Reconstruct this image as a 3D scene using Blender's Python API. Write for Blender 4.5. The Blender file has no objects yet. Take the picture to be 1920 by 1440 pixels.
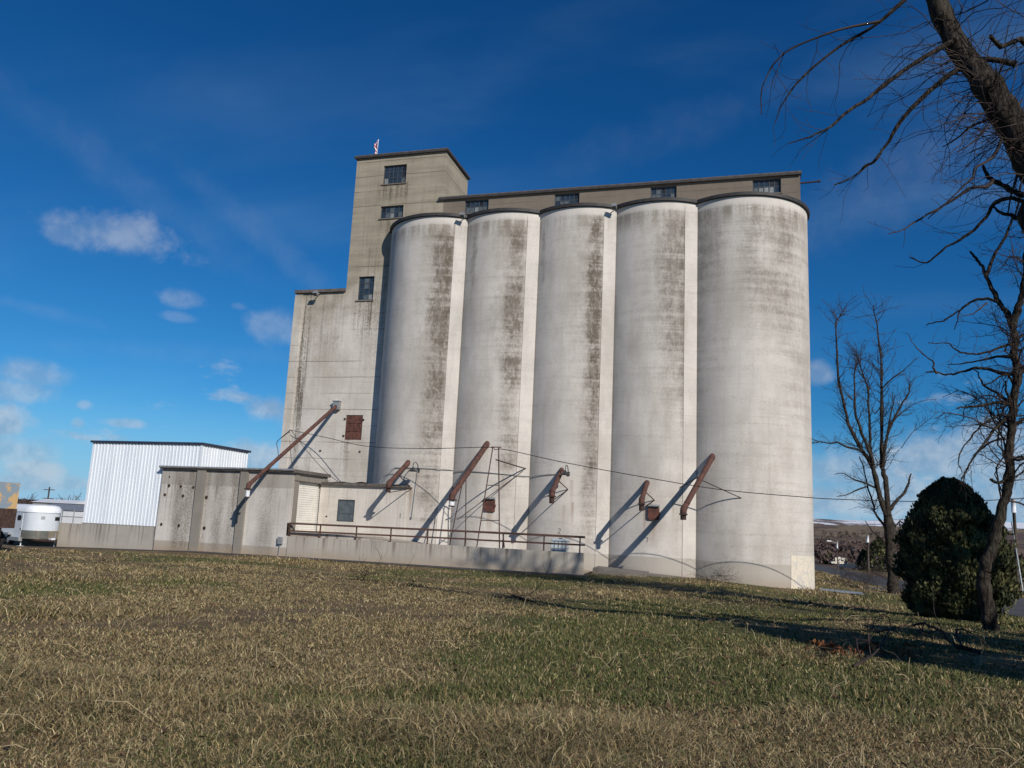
import bpy, math, random
import numpy as np
from mathutils import Vector, Matrix

random.seed(7)
rng = np.random.default_rng(11)
scene = bpy.context.scene
COL = scene.collection
R = math.radians

# ------------------------------------------------------------------ camera
# World: X runs along the elevator front (to the right), Y away from the viewer, Z up.
# The eye is the origin; the ground under it is 1.7 m below.
FPX = 1488.8                       # focal length in photograph pixels (1920 wide)
YAW, PITCH, ROLL = 0.2824, 0.17618, 0.04673
_f = np.array([-math.sin(YAW)*math.cos(PITCH), math.cos(YAW)*math.cos(PITCH), math.sin(PITCH)])
_r = np.array([math.cos(YAW), math.sin(YAW), 0.0])
_u = np.cross(_r, _f)
CR = math.cos(ROLL)*_r + math.sin(ROLL)*_u
CU = -math.sin(ROLL)*_r + math.cos(ROLL)*_u
CF = _f
cam = bpy.data.cameras.new('camera')
cam.sensor_width = 36.0
cam.lens = FPX/1920*36.0
cam.clip_start = 0.05
cam.clip_end = 30000
camo = bpy.data.objects.new('camera', cam)
COL.objects.link(camo)
camo.matrix_world = Matrix(((CR[0], CU[0], -CF[0], 0), (CR[1], CU[1], -CF[1], 0),
                            (CR[2], CU[2], -CF[2], 0), (0, 0, 0, 1)))
scene.camera = camo
scene.render.engine = 'CYCLES'
scene.render.resolution_x, scene.render.resolution_y = 1024, 768
vs = scene.view_settings
vs.view_transform = 'Standard'
vs.look = 'None'
vs.gamma = 1.0
vs.use_curve_mapping = False
vs.exposure = 0.0

# ------------------------------------------------------------------ sky and sun
SUN_AZ, SUN_EL = R(46), R(29.5)    # azimuth right of the elevator's front normal
SUN = Vector((math.sin(SUN_AZ)*math.cos(SUN_EL), -math.cos(SUN_AZ)*math.cos(SUN_EL), math.sin(SUN_EL)))
sl = bpy.data.lights.new('sun', 'SUN')
sl.energy = 4.2
sl.angle = R(0.53)
sl.color = (1.0, 0.94, 0.86)
so = bpy.data.objects.new('sun', sl)
COL.objects.link(so)
so.rotation_euler = SUN.to_track_quat('Z', 'Y').to_euler()

world = bpy.data.worlds.new('World')
scene.world = world
world.use_nodes = True
wt = world.node_tree
wt.nodes.clear()

class G:
    """small helper for building node trees"""
    def __init__(self, tree):
        self.t = tree
    def put(self, sock, v):
        if isinstance(v, bpy.types.NodeSocket):
            self.t.links.new(v, sock)
        elif v is not None:
            if isinstance(v, (tuple, list)) and len(v) == 3 and sock.type == 'RGBA':
                v = (*v, 1.0)
            sock.default_value = v
    def n(self, typ, props=None, ins=None, out=0):
        nd = self.t.nodes.new(typ)
        for k, v in (props or {}).items():
            setattr(nd, k, v)
        for k, v in (ins or {}).items():
            self.put(nd.inputs[k], v)
        self.last = nd
        return nd.outputs[out]
    def m(self, op, a, b=None, c=None, clamp=False):
        nd = self.t.nodes.new('ShaderNodeMath')
        nd.operation = op
        nd.use_clamp = clamp
        for i, v in enumerate((a, b, c)):
            if v is not None:
                self.put(nd.inputs[i], v)
        return nd.outputs[0]
    def vm(self, op, a, b=None, out=0):
        nd = self.t.nodes.new('ShaderNodeVectorMath')
        nd.operation = op
        self.put(nd.inputs[0], a)
        if b is not None:
            self.put(nd.inputs[1], b)
        return nd.outputs[out]
    def mr(self, v, a, b, c=0.0, d=1.0, smooth=True):
        nd = self.t.nodes.new('ShaderNodeMapRange')
        nd.interpolation_type = 'SMOOTHSTEP' if smooth else 'LINEAR'
        for i, x in enumerate((v, a, b, c, d)):
            self.put(nd.inputs[i], x)
        return nd.outputs[0]
    def mix(self, f, a, b, blend='MIX'):
        nd = self.t.nodes.new('ShaderNodeMix')
        nd.data_type = 'RGBA'
        nd.blend_type = blend
        self.put(nd.inputs[0], f)
        self.put(nd.inputs[6], a)
        self.put(nd.inputs[7], b)
        return nd.outputs[2]
    def noise(self, vec, scale=1.0, detail=4.0, rough=0.55, dist=0.0, out=0):
        return self.n('ShaderNodeTexNoise', None, {'Vector': vec, 'Scale': scale, 'Detail': detail,
                      'Roughness': rough, 'Distortion': dist}, out)
    def sc(self, vec, s):
        return self.vm('MULTIPLY', vec, s)
    def sep(self, vec):
        nd = self.t.nodes.new('ShaderNodeSeparateXYZ')
        self.put(nd.inputs[0], vec)
        return nd.outputs

def ray(px, py):
    return CF*FPX + CR*(px-960) - CU*(py-720)
def on_y(px, py, Y):
    d = ray(px, py)
    return d*(Y/d[1])
def on_z(px, py, Z):
    d = ray(px, py)
    return d*(Z/d[2])

g = G(wt)
gen = g.n('ShaderNodeTexCoord', out=0)          # world direction
sky = g.n('ShaderNodeTexSky', {'sky_type': 'NISHITA', 'sun_disc': False, 'sun_elevation': SUN_EL,
          'sun_rotation': R(134), 'altitude': 300, 'air_density': 1.0, 'dust_density': 0.0,
          'ozone_density': 3.2})
sky = g.mix(1.0, sky, (.60, .95, 1.22), 'MULTIPLY')
# a clear, deep winter blue
sk = wt.nodes.new('ShaderNodeSeparateColor')
wt.links.new(sky, sk.inputs[0])
sky = g.n('ShaderNodeCombineColor', None, {i: g.m('MULTIPLY', g.m('POWER', g.m('MULTIPLY', sk.outputs[i], .085), pw), mul/.085)
          for i, (pw, mul) in enumerate(((1.7, 1.0), (1.19, .74), (1.07, .77)))})
dirn = g.vm('NORMALIZE', gen)
dx, dy, dz = g.sep(dirn)
sky = g.mix(g.mr(dz, .15, -.02, 0.0, .75), sky, (2.9, 5.6, 9.0))
# high thin cirrus streaks everywhere
pl = g.vm('DIVIDE', dirn, g.n('ShaderNodeCombineXYZ', None, {0: g.m('ADD', dz, .16), 1: g.m('ADD', dz, .16), 2: 1.0}))
rot = g.n('ShaderNodeMapping', None, {'Vector': pl, 'Rotation': (0, 0, -0.75), 'Scale': (0.6, 2.2, 0.0)})
ci = g.noise(rot, 1.0, 5, .5, .6)
ci = g.mr(ci, .46, .8)
ci2 = g.noise(pl, .7, 3, .5)
ci = g.m('MULTIPLY', ci, g.mr(ci2, .42, .68))
# scattered small cumulus, denser towards the horizon
low = g.mr(dz, .34, .02)
cu = g.noise(g.sc(dirn, (1, 1, 2.6)), 7.0, 7, .58, .15)
cu = g.m('ADD', cu, g.m('MULTIPLY', low, .17))
cu = g.mr(cu, .70, .84)
cu = g.m('MULTIPLY', cu, g.mr(dz, -.03, .02))
cu = g.m('MULTIPLY', cu, g.mr(dz, .36, .16))
# individual cumulus clouds seen over the site: centre (photo pixel -> direction), half size
clouds = [(232, 444, 92, 38, .42), (122, 440, 30, 17, .28), (340, 562, 42, 17, .28), (332, 594, 36, 11, .16),
          (447, 574, 17, 8, .2), (45, 700, 66, 26, .4), (20, 728, 72, 20, .42), (515, 612, 58, 32, .3),
          (8, 792, 40, 28, .62), (60, 880, 66, 18, .6), (20, 845, 70, 30, .45), (40, 900, 60, 18, .5),
          (232, 794, 34, 8, .42), (157, 758, 13, 8, .34), (146, 793, 11, 9, .36), (512, 768, 42, 30, .62),
          (488, 856, 58, 28, .62), (130, 905, 60, 14, .4), (1535, 697, 24, 22, .4), (1855, 815, 60, 26, .5),
          (1600, 880, 110, 40, .55), (1760, 860, 130, 42, .6), (1580, 940, 120, 34, .62), (1750, 930, 130, 42, .6),
          (1900, 880, 90, 50, .6), (1885, 950, 90, 40, .62)]
nz = g.noise(dirn, 21.0, 6, .6, 0.2)
nzc = g.m('SUBTRACT', nz, .5)
streaks = [(510, 455, 200, 30, .15, 33), (235, 335, 330, 34, .11, 27), (1660, 345, 300, 70, .16, -22), (1560, 430, 180, 40, .12, -20), (80, 583, 110, 13, .16, 6), (330, 660, 260, 22, .10, -5), (1280, 235, 260, 40, .07, -14)]
tot = cu
for (cx, cy, a, b, s, *rotd) in clouds+streaks:
    c = ray(cx, cy)
    c = c/np.linalg.norm(c)
    rt = np.cross(c, (0, 0, 1.0))
    rt /= np.linalg.norm(rt)
    up = np.cross(rt, c)
    if rotd:                      # long thin streak, turned about its centre
        ca_, sa_ = math.cos(R(rotd[0])), math.sin(R(rotd[0]))
        rt, up = rt*ca_-up*sa_, up*ca_+rt*sa_
    k = FPX/np.dot(c, CF)**-1 if False else FPX
    ua = g.vm('DOT_PRODUCT', dirn, tuple(rt*(k/a)), 1)
    vb = g.vm('DOT_PRODUCT', dirn, tuple(up*(k/b)), 1)
    fw = g.m('GREATER_THAN', g.vm('DOT_PRODUCT', dirn, tuple(c), 1), 0.5)
    q = g.m('ADD', g.m('MULTIPLY', ua, ua), g.m('MULTIPLY', vb, vb))
    q = g.m('ADD', g.m('SQRT', q), g.m('MULTIPLY', nzc, 2.1))
    f = g.m('MULTIPLY', g.mr(q, 1.25, .0 if rotd else .35, 0.0, s*.5 if rotd else min(1, s*1.25)), fw)
    tot = g.m('MAXIMUM', tot, f)
tot = g.m('MULTIPLY', tot, 1.0, clamp=True)
shade = g.noise(dirn, 34, 4, .6)
ccol = g.mix(g.mr(shade, .35, .65), (3.3, 4.5, 6.2), (6.2, 6.8, 7.6))
c1 = g.mix(g.m('MULTIPLY', ci, .2), sky, (4.0, 6.2, 8.6))
c2 = g.mix(g.m('MULTIPLY', tot, .82), c1, ccol)
bg = g.n('ShaderNodeBackground', None, {'Color': c2, 'Strength': 0.085})
wo = wt.nodes.new('ShaderNodeOutputWorld')
wt.links.new(bg, wo.inputs[0])

# ------------------------------------------------------------------ geometry helpers
class MB:
    def __init__(self):
        self.v = []
        self.f = []
    def add(self, vs_, fs):
        o = len(self.v)
        self.v.extend([tuple(map(float, p)) for p in vs_])
        self.f.extend([tuple(i+o for i in q) for q in fs])
        return self
    def quad(self, a, b, c, d):
        return self.add((a, b, c, d), ((0, 1, 2, 3),))
    def box(self, x0, x1, y0, y1, z0, z1):
        return self.add([(x0, y0, z0), (x1, y0, z0), (x1, y1, z0), (x0, y1, z0),
                         (x0, y0, z1), (x1, y0, z1), (x1, y1, z1), (x0, y1, z1)],
                        [(0, 3, 2, 1), (4, 5, 6, 7), (0, 1, 5, 4), (1, 2, 6, 5), (2, 3, 7, 6), (3, 0, 4, 7)])
    def obox(self, c, ax, ay, az):
        c, ax, ay, az = map(np.array, (c, ax, ay, az))
        P = [c+i*ax+j*ay+k*az for k in (-1, 1) for (i, j) in ((-1, -1), (1, -1), (1, 1), (-1, 1))]
        return self.add(P, [(0, 3, 2, 1), (4, 5, 6, 7), (0, 1, 5, 4), (1, 2, 6, 5), (2, 3, 7, 6), (3, 0, 4, 7)])
    def bar(self, p, q, w, h=None):
        """square section bar between two points"""
        p, q = np.array(p, float), np.array(q, float)
        d = q-p
        L = np.linalg.norm(d)
        d /= L
        ref = np.array((0, 0, 1.0)) if abs(d[2]) < .9 else np.array((0, 1.0, 0))
        s = np.cross(d, ref)
        s /= np.linalg.norm(s)
        t = np.cross(s, d)
        return self.obox((p+q)/2, d*L/2, s*w/2, t*(h or w)/2)
    def tube(self, pts, rad, n=8, caps=True):
        P = np.array(pts, float)
        K = len(P)
        if np.isscalar(rad):
            rad = [rad]*K
        T = np.gradient(P, axis=0)
        T /= np.linalg.norm(T, axis=1)[:, None]+1e-12
        m = T.mean(0)
        ref = np.eye(3)[int(np.argmin(np.abs(m)))]
        A = np.cross(T, ref)
        A /= np.linalg.norm(A, axis=1)[:, None]+1e-12
        B = np.cross(T, A)
        th = np.arange(n)*2*np.pi/n
        ring = (P[:, None, :] + np.array(rad)[:, None, None]*(np.cos(th)[None, :, None]*A[:, None, :] +
                np.sin(th)[None, :, None]*B[:, None, :])).reshape(-1, 3)
        F = []
        for i in range(K-1):
            for j in range(n):
                k = (j+1) % n
                F.append((i*n+j, i*n+k, (i+1)*n+k, (i+1)*n+j))
        if caps:
            F.append(tuple(range(n)))
            F.append(tuple(reversed(range((K-1)*n, K*n))))
        o = len(self.v)
        self.v.extend(map(tuple, ring.tolist()))
        self.f.extend([tuple(i+o for i in q) for q in F])
        return self
    def prism(self, poly, z0, z1):
        n = len(poly)
        V = [(x, y, z0) for x, y in poly]+[(x, y, z1) for x, y in poly]
        F = [tuple(reversed(range(n))), tuple(range(n, 2*n))]
        F += [(i, (i+1) % n, n+(i+1) % n, n+i) for i in range(n)]
        return self.add(V, F)
    def holed(self, P, a0, a1, b0, b1, holes, dep):
        """flat wall P(a,b) with rectangular openings and reveals of vector dep"""
        A = sorted({a0, a1, *[h[0] for h in holes], *[h[1] for h in holes]})
        Bs = sorted({b0, b1, *[h[2] for h in holes], *[h[3] for h in holes]})
        for i in range(len(A)-1):
            for j in range(len(Bs)-1):
                am, bm_ = (A[i]+A[i+1])/2, (Bs[j]+Bs[j+1])/2
                if any(h[0] < am < h[1] and h[2] < bm_ < h[3] for h in holes):
                    continue
                self.quad(P(A[i], Bs[j]), P(A[i+1], Bs[j]), P(A[i+1], Bs[j+1]), P(A[i], Bs[j+1]))
        d = np.array(dep)
        for h in holes:
            c = [np.array(P(h[0], h[2])), np.array(P(h[1], h[2])), np.array(P(h[1], h[3])), np.array(P(h[0], h[3]))]
            for k in range(4):
                self.quad(c[k], c[(k+1) % 4], c[(k+1) % 4]+d, c[k]+d)
        return self
    def move(self, M):
        self.v = [tuple(M @ Vector(p)) for p in self.v]
        return self

def root_loc(o):
    while o.parent:
        o = o.parent
    return np.array(o.location)

def mesh_obj(name, mb, m, parent=None, loc=None, smooth=False):
    o_loc = root_loc(parent) if parent else (np.array(loc, float) if loc is not None else np.zeros(3))
    me = bpy.data.meshes.new(name)
    V = np.array(mb.v, float)-o_loc
    me.from_pydata(V.tolist(), [], mb.f)
    me.materials.append(m)
    if smooth:
        me.polygons.foreach_set('use_smooth', [True]*len(me.polygons))
        if smooth != 'all':
            me.set_sharp_from_angle(angle=R(35))
    me.update()
    o = bpy.data.objects.new(name, me)
    COL.objects.link(o)
    if parent:
        o.parent = parent
    else:
        o.location = o_loc
    return o

def tag(o, label=None, cat=None, group=None, kind=None):
    for k, v in (('label', label), ('category', cat), ('group', group), ('kind', kind)):
        if v:
            o[k] = v
    return o

def thing(name, label, cat, loc, group=None):
    o = bpy.data.objects.new(name, None)
    o.empty_display_size = .2
    COL.objects.link(o)
    o.location = tuple(map(float, loc))
    return tag(o, label, cat, group)

def copy_tree(o, parent=None):
    c = o.copy()
    COL.objects.link(c)
    c.parent = parent
    for ch in list(o.children):
        copy_tree(ch, c)
    return c

# ------------------------------------------------------------------ value noise in numpy
_tab = rng.random((256, 256))
def vnoise(x, y, s):
    x = np.asarray(x, float)*s+100.3
    y = np.asarray(y, float)*s+57.1
    xi, yi = np.floor(x).astype(int), np.floor(y).astype(int)
    fx, fy = x-xi, y-yi
    fx, fy = fx*fx*(3-2*fx), fy*fy*(3-2*fy)
    t = lambda a, b: _tab[a % 256, b % 256]
    return (t(xi, yi)*(1-fx)+t(xi+1, yi)*fx)*(1-fy)+(t(xi, yi+1)*(1-fx)+t(xi+1, yi+1)*fx)*fy
def fbm(x, y, s, o=4):
    r, a, w = 0, 1.0, 0
    for i in range(o):
        r = r+a*vnoise(x+i*13.7, y-i*7.3, s*2**i)
        w += a
        a *= .5
    return r/w
def sst(a, b, x):
    t = np.clip((np.asarray(x, float)-a)/(b-a), 0, 1)
    return t*t*(3-2*t)

# ------------------------------------------------------------------ materials
MATS = {}
def material(name):
    m = bpy.data.materials.new(name)
    m.use_nodes = True
    m.node_tree.nodes.clear()
    gg = G(m.node_tree)
    MATS[name] = m
    return m, gg
def finish(m, gg, col, rough=.85, bump=None, bstr=.3, bdist=.02, metal=0.0, spec=.3, normal=None):
    nt = m.node_tree
    b = nt.nodes.new('ShaderNodeBsdfPrincipled')
    gg.put(b.inputs['Base Color'], col)
    gg.put(b.inputs['Roughness'], rough)
    gg.put(b.inputs['Metallic'], metal)
    gg.put(b.inputs['Specular IOR Level'], spec)
    if bump is not None:
        bn = gg.n('ShaderNodeBump', None, {'Height': bump, 'Strength': bstr, 'Distance': bdist})
        nt.links.new(bn, b.inputs['Normal'])
    o = nt.nodes.new('ShaderNodeOutputMaterial')
    nt.links.new(b.outputs[0], o.inputs[0])
    return m
def plain(name, c, rough=.7, metal=0.0, spec=.3, var=.25, scale=6.0, c2=None):
    m, q = material(name)
    p = q.n('ShaderNodeNewGeometry')
    n1 = q.noise(p, scale, 5, .6)
    d = c2 or tuple(x*(1-var) for x in c)
    return finish(m, q, q.mix(q.mr(n1, .35, .65), c, d), rough, n1, .15, .01, metal, spec)

def wall_mat(name, paint, raw, dirt, kind, **kw):
    """weathered concrete.  kind: 'silo', 'tower', 'head', 'annex', 'gallery', 'ramp'"""
    m, q = material(name)
    p = q.n('ShaderNodeNewGeometry')
    x, y, z = q.sep(p)
    fine = q.noise(p, 9.0, 6, .65)
    speck = q.noise(p, 30.0, 3, .7)
    blot = q.noise(p, .55, 5, .6)
    vert = q.noise(q.sc(p, (5.5, 5.5, .16)), 1.0, 4, .6)
    vert2 = q.noise(q.sc(p, (1.6, 1.6, .07)), 1.0, 3, .6)
    hor = q.noise(q.sc(p, (.12, .12, 2.6)), 1.0, 4, .65)
    hor2 = q.noise(q.sc(p, (.5, .5, 7.0)), 1.0, 3, .6)
    col = q.mix(q.mr(blot, .35, .68), paint, tuple(c*.86 for c in paint))
    # wear of the paint: greyish weathering in soft horizontal lifts and thin vertical runs
    w = q.m('ADD', q.m('MULTIPLY', hor, .55), q.m('MULTIPLY', fine, .45))
    col = q.mix(q.m('MULTIPLY', q.mr(w, .5, .68), kw.get('wear', .36)), col, raw)
    col = q.mix(q.m('MULTIPLY', q.mr(vert, .55, .8), kw.get('runs', .35)), col, raw)
    col = q.mix(q.m('MULTIPLY', q.mr(hor2, .56, .72), .16), col, tuple(c*.7 for c in raw))
    col = q.mix(q.m('MULTIPLY', q.mr(speck, .6, .75), .25), col, dirt)
    broad = q.m('MULTIPLY', q.mr(q.m('ADD', q.m('MULTIPLY', q.noise(q.sc(p, (.5, .5, .16)), 1.0, 5, .62), .8), q.m('MULTIPLY', fine, .2)), .42, .66), .5)
    col = q.mix(broad, col, tuple(c*.92 for c in raw))
    grain = q.m('ADD', q.m('MULTIPLY', q.noise(q.sc(p, (1, 1, .8)), 7.0, 6, .75), .7), q.m('MULTIPLY', hor, .3))
    if kind == 'silo':
        u = q.m('SUBTRACT', x, kw['cx'])
        wob = q.m('MULTIPLY', q.m('SUBTRACT', q.noise(q.sc(p, (.3, .3, .5)), 1.0, 3, .6), .5), .9)
        for (u0, wd, st, zl, zh) in kw['stains']:
            dd = q.m('ABSOLUTE', q.m('ADD', q.m('SUBTRACT', u, u0), wob))
            s = q.m('POWER', q.mr(dd, wd, wd*.05), 1.3)
            lift = q.noise(q.sc(q.vm('ADD', p, (u0*7.3, kw['cx'], u0*3)), (.35, .35, .3)), 1.0, 4, .65)
            s = q.m('MULTIPLY', s, q.mr(lift, .3, .62, .25, 1.0))
            s = q.m('MULTIPLY', s, q.mr(z, zl, zl+(zh-zl)*.8, .1, 1.0))
            s = q.m('MULTIPLY', s, q.mr(z, zh+.6, zh-.9))
            s = q.m('MULTIPLY', s, q.mr(grain, .33, .63, .42, 1.15))
            s = q.m('MULTIPLY', s, q.mr(hor, .36, .6, 1.2, 1.75))
            s = q.m('MULTIPLY', s, 1.0, clamp=True)
            s = q.m('MULTIPLY', s, q.mr(q.noise(q.sc(p, (3.5, 3.5, 1.5)), 1.0, 6, .75), .34, .62, .58, 1.1))
            s = q.m('MULTIPLY', s, q.mr(speck, .3, .7, .85, 1.1))
            s = q.m('MULTIPLY', s, 1.0, clamp=True)
            col = q.mix(q.m('MULTIPLY', s, st), col, dirt)
        for (ur, wr, zt_, zb_) in kw.get('rust', ()):
            mk = q.mr(q.m('ABSOLUTE', q.m('ADD', q.m('SUBTRACT', u, ur), q.m('MULTIPLY', q.m('SUBTRACT', vert2, .5), .12))), wr, wr*.2)
            mk = q.m('MULTIPLY', mk, q.m('MULTIPLY', q.mr(z, zb_, zt_, 0.0, 1.0), q.mr(z, zt_+.05, zt_)))
            mk = q.m('MULTIPLY', mk, q.mr(vert, .35, .6, .4, 1.0))
            col = q.mix(q.m('MULTIPLY', mk, .6), col, (.27, .17, .10))
        # grimy lift line below the rim
        top = q.m('MULTIPLY', q.mr(z, 19.2, 20.6), q.mr(z, 21.1, 20.8))
        top = q.m('MULTIPLY', top, q.mr(q.m('ADD', vert2, q.m('MULTIPLY', fine, .3)), .5, .8))
        col = q.mix(q.m('MULTIPLY', top, kw.get('top', .5)), col, tuple(c*1.5 for c in dirt))
        col = q.mix(q.m('MULTIPLY', q.mr(z, 20.75, 20.9), .5), col, tuple(c*1.0 for c in paint))
        # unpainted skirt and splash zone
        zz = q.m('ADD', z, q.m('MULTIPLY', fine, .08))
        col = q.mix(q.m('MULTIPLY', q.mr(zz, kw.get('skirt', -1.45)+.03, kw.get('skirt', -1.45)-.03), .75), col, raw)
        spl = q.m('ADD', z, q.m('MULTIPLY', blot, .9))
        col = q.mix(q.m('MULTIPLY', q.mr(spl, -1.6, -2.5), .55), col, (.30, .235, .175))
    elif kind in ('tower', 'head', 'gallery'):
        if kind != 'gallery':
            # bare concrete above, painted below
            zz = q.m('ADD', z, q.m('MULTIPLY', q.m('SUBTRACT', blot, .5), 7.0))
            bare = q.mr(zz, 12.5, 19.5)
            bcol = q.mix(q.mr(q.m('ADD', q.m('MULTIPLY', hor, .6), q.m('MULTIPLY', blot, .4)), .4, .62), raw, tuple(c*.76 for c in raw))
            bcol = q.mix(q.m('MULTIPLY', q.mr(vert, .52, .75), .45), bcol, tuple(c*.55 for c in raw))
            bcol = q.mix(q.m('MULTIPLY', q.mr(fine, .5, .7), .35), bcol, tuple(c*.55 for c in raw))
            col = q.mix(bare, col, bcol)
        # day joints between pours
        zj = q.m('ADD', z, q.m('MULTIPLY', q.noise(q.sc(p, (.6, .6, .1)), 1.0, 3, .6), .12))
        fr = q.m('FRACT', q.m('DIVIDE', zj, kw.get('lift', 1.22)))
        ln = q.m('MULTIPLY', q.mr(q.m('ABSOLUTE', q.m('SUBTRACT', fr, .5)), .035, .008), q.mr(hor, .42, .55))
        col = q.mix(q.m('MULTIPLY', ln, .6), col, tuple(c*.6 for c in dirt))
        # dark weathering bands and runs under sills
        for (xa, xb, za, zb, st) in kw.get('runs_at', ()):
            xa, xb, za, zb = (v*52.5/53 for v in (xa, xb, za, zb))
            mk = q.m('MULTIPLY', q.m('MULTIPLY', q.mr(x, xa-.25, xa+.1), q.mr(x, xb+.25, xb-.1)),
                     q.m('MULTIPLY', q.mr(z, za, za+(zb-za)*.6), q.mr(z, zb+.12, zb)))
            mk = q.m('MULTIPLY', mk, q.mr(q.m('ADD', q.m('MULTIPLY', vert, .6), q.m('MULTIPLY', fine, .4)), .42, .62))
            col = q.mix(q.m('MULTIPLY', mk, st), col, dirt)
    elif kind in ('annex', 'ramp'):
        zt, zb = kw['ztop'], kw['zbot']
        dr = q.m('MULTIPLY', q.mr(vert, .5, .72), q.mr(z, zb, zt))
        col = q.mix(q.m('MULTIPLY', dr, kw.get('drip', .6)), col, dirt)
        zz = q.m('ADD', z, q.m('MULTIPLY', q.m('SUBTRACT', blot, .5), 1.0))
        if kind == 'annex':
            zf = q.m('ADD', z, q.m('MULTIPLY', fine, .12))
            col = q.mix(q.m('MULTIPLY', q.mr(zf, 1.72, 1.78), .75), col, raw)
            col = q.mix(q.m('MULTIPLY', q.mr(zf, -1.95, -2.05), .8), col, (.36, .31, .25))
            for (xa, wd, st) in kw.get('smears', ()):
                mk = q.mr(q.m('ABSOLUTE', q.m('ADD', q.m('SUBTRACT', x, xa), q.m('MULTIPLY', q.m('SUBTRACT', blot, .5), .5))), wd, wd*.2)
                mk = q.m('MULTIPLY', mk, q.mr(q.m('ADD', q.m('MULTIPLY', fine, .5), q.m('MULTIPLY', q.noise(q.sc(p, (1.2, 1.2, .35)), 1.0, 5, .6), .5)), .36, .64, .05, 1))
                col = q.mix(q.m('MULTIPLY', mk, st), col, dirt)
        spl = q.mr(zz, zb+.75, zb+.1)
        col = q.mix(q.m('MULTIPLY', spl, .5), col, (.34, .25, .165))
        for xa in kw.get('rust', ()):
            mk = q.m('MULTIPLY', q.mr(q.m('ABSOLUTE', q.m('ADD', q.m('SUBTRACT', x, xa), q.m('MULTIPLY', q.m('SUBTRACT', vert2, .5), .1))), .16, .03), q.mr(z, zb+.1, zt))
            col = q.mix(q.m('MULTIPLY', mk, .6), col, (.10, .075, .055))
    bh = q.m('ADD', q.m('MULTIPLY', hor2, .5), q.m('MULTIPLY', speck, .5))
    return finish(m, q, col, .9, bh, .35, .03, 0, .2)

WHITE = (.66, .615, .555)
RAW = (.39, .35, .295)
DIRT = (.10, .08, .055)
XC = [-21.22, -15.89, -10.56, -5.23, .1]
YC, RS = 54.2, 4.4
M_silo = [
    wall_mat('silo_concrete', WHITE, RAW, DIRT, 'silo', cx=XC[0], rust=[(.5, .12, 3.2, .4), (.1, .2, 2.2, -.5)], stains=[(1.25, 1.35, .82, -9, 20.5), (1.75, .6, .5, -3, 19.5), (1.0, 2.4, .3, -4, 20.6)], top=.55),
    wall_mat('silo_concrete_b', WHITE, RAW, DIRT, 'silo', cx=XC[1], rust=[(.34, .35, .85, -1.2), (2.3, .12, 3.0, 0)], stains=[(1.3, 1.2, .8, -4, 20.3), (-1.9, .35, .4, 13, 20), (.9, 2.6, .34, 2, 20.6)], top=.65),
    wall_mat('silo_concrete_c', WHITE, RAW, DIRT, 'silo', cx=XC[2], rust=[(-.1, .16, 1.4, -.6), (.35, .14, 3.0, .8), (.45, .14, 1.6, -.4)], stains=[(1.5, .95, .88, -6, 20.8), (1.2, 2.2, .34, -2, 20.6), (-2.3, .3, .45, 14, 20.5)], top=.45),
    wall_mat('silo_concrete_d', WHITE, RAW, DIRT, 'silo', cx=XC[3], rust=[(.21, .35, .75, -1.2), (-.35, .12, 1.3, -.8), (1.35, .14, 2.0, .2), (2.1, .12, .8, -.6)], stains=[(1.35, 1.7, .62, 5, 20.5), (1.95, .5, .6, -4, 20.6), (.6, 3.0, .26, 4, 20.5)], top=.65),
    wall_mat('silo_concrete_e', tuple(c*.97 for c in WHITE), RAW, DIRT, 'silo', cx=XC[4], skirt=-1.5, stains=[(1.8, 3.4, .5, 9.5, 20.6), (-1.8, 1.6, .45, 13.5, 20.7), (3.3, 1.6, .35, 3, 20.6), (-2.5, .5, .3, -2, 20.5)], top=.7, wear=.6),
]
M_strip = wall_mat('pilaster_concrete', tuple(c*.98 for c in WHITE), RAW, DIRT, 'silo', cx=-100, stains=[], top=.25, wear=.4, runs=.3)
M_tower = wall_mat('tower_concrete', tuple(c*.97 for c in WHITE), (.36, .315, .24), DIRT, 'tower',
                   runs_at=[(-26.9, -24.5, 23.9, 25.7, .75), (-26.6, -24.6, 20.4, 22.85, .6), (-28.1, -26.6, 12.5, 16.35, .7), (-27.3, -25.2, 8, 20.5, .35), (-28.2, -27.7, 2, 5.7, .6)])
M_head = wall_mat('headhouse_concrete', tuple(c*.97 for c in WHITE), (.36, .315, .24), DIRT, 'head',
                  runs_at=[(-32.5, -31.9, -3, 17.0, .9), (-32.4, -29, 10, 16.8, .3), (-31.2, -30.6, -2, 5, .3)])
M_gal = wall_mat('gallery_concrete', (.205, .172, .135), (.155, .128, .10), (.085, .068, .052), 'gallery', lift=.62, wear=.7)
M_annex = wall_mat('annex_concrete', tuple(c*.95 for c in WHITE), (.34, .31, .27), (.12, .10, .075), 'annex', ztop=2.8, zbot=-2.8,
                   drip=.75, smears=[(-35.9, 1.3, .85), (-33.2, .8, .6), (-32.0, .8, .75), (-29.5, 1.0, .55), (-34.2, .35, .6)])
M_annex_p = wall_mat('annex_pilaster', (.27, .245, .21), (.2, .18, .15), (.11, .09, .07), 'ramp', ztop=2.8, zbot=-2.9)
M_ramp = wall_mat('ramp_concrete', (.47, .425, .36), (.36, .32, .27), (.14, .12, .10), 'ramp', ztop=-1.3, zbot=-2.7,
                  rust=[-25.2, -22.9, -20.4, -18.0, -15.6, -14.8, -13.2, -10.6], drip=.75)
M_shedbase = wall_mat('shed_base_concrete', (.44, .41, .36), (.34, .31, .27), (.13, .11, .09), 'ramp', ztop=-1.3, zbot=-3.3, drip=.8)
M_lean = wall_mat('dock_room_concrete', (.66, .61, .54), RAW, DIRT, 'ramp', ztop=2.2, zbot=-1.6, drip=.3)
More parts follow.
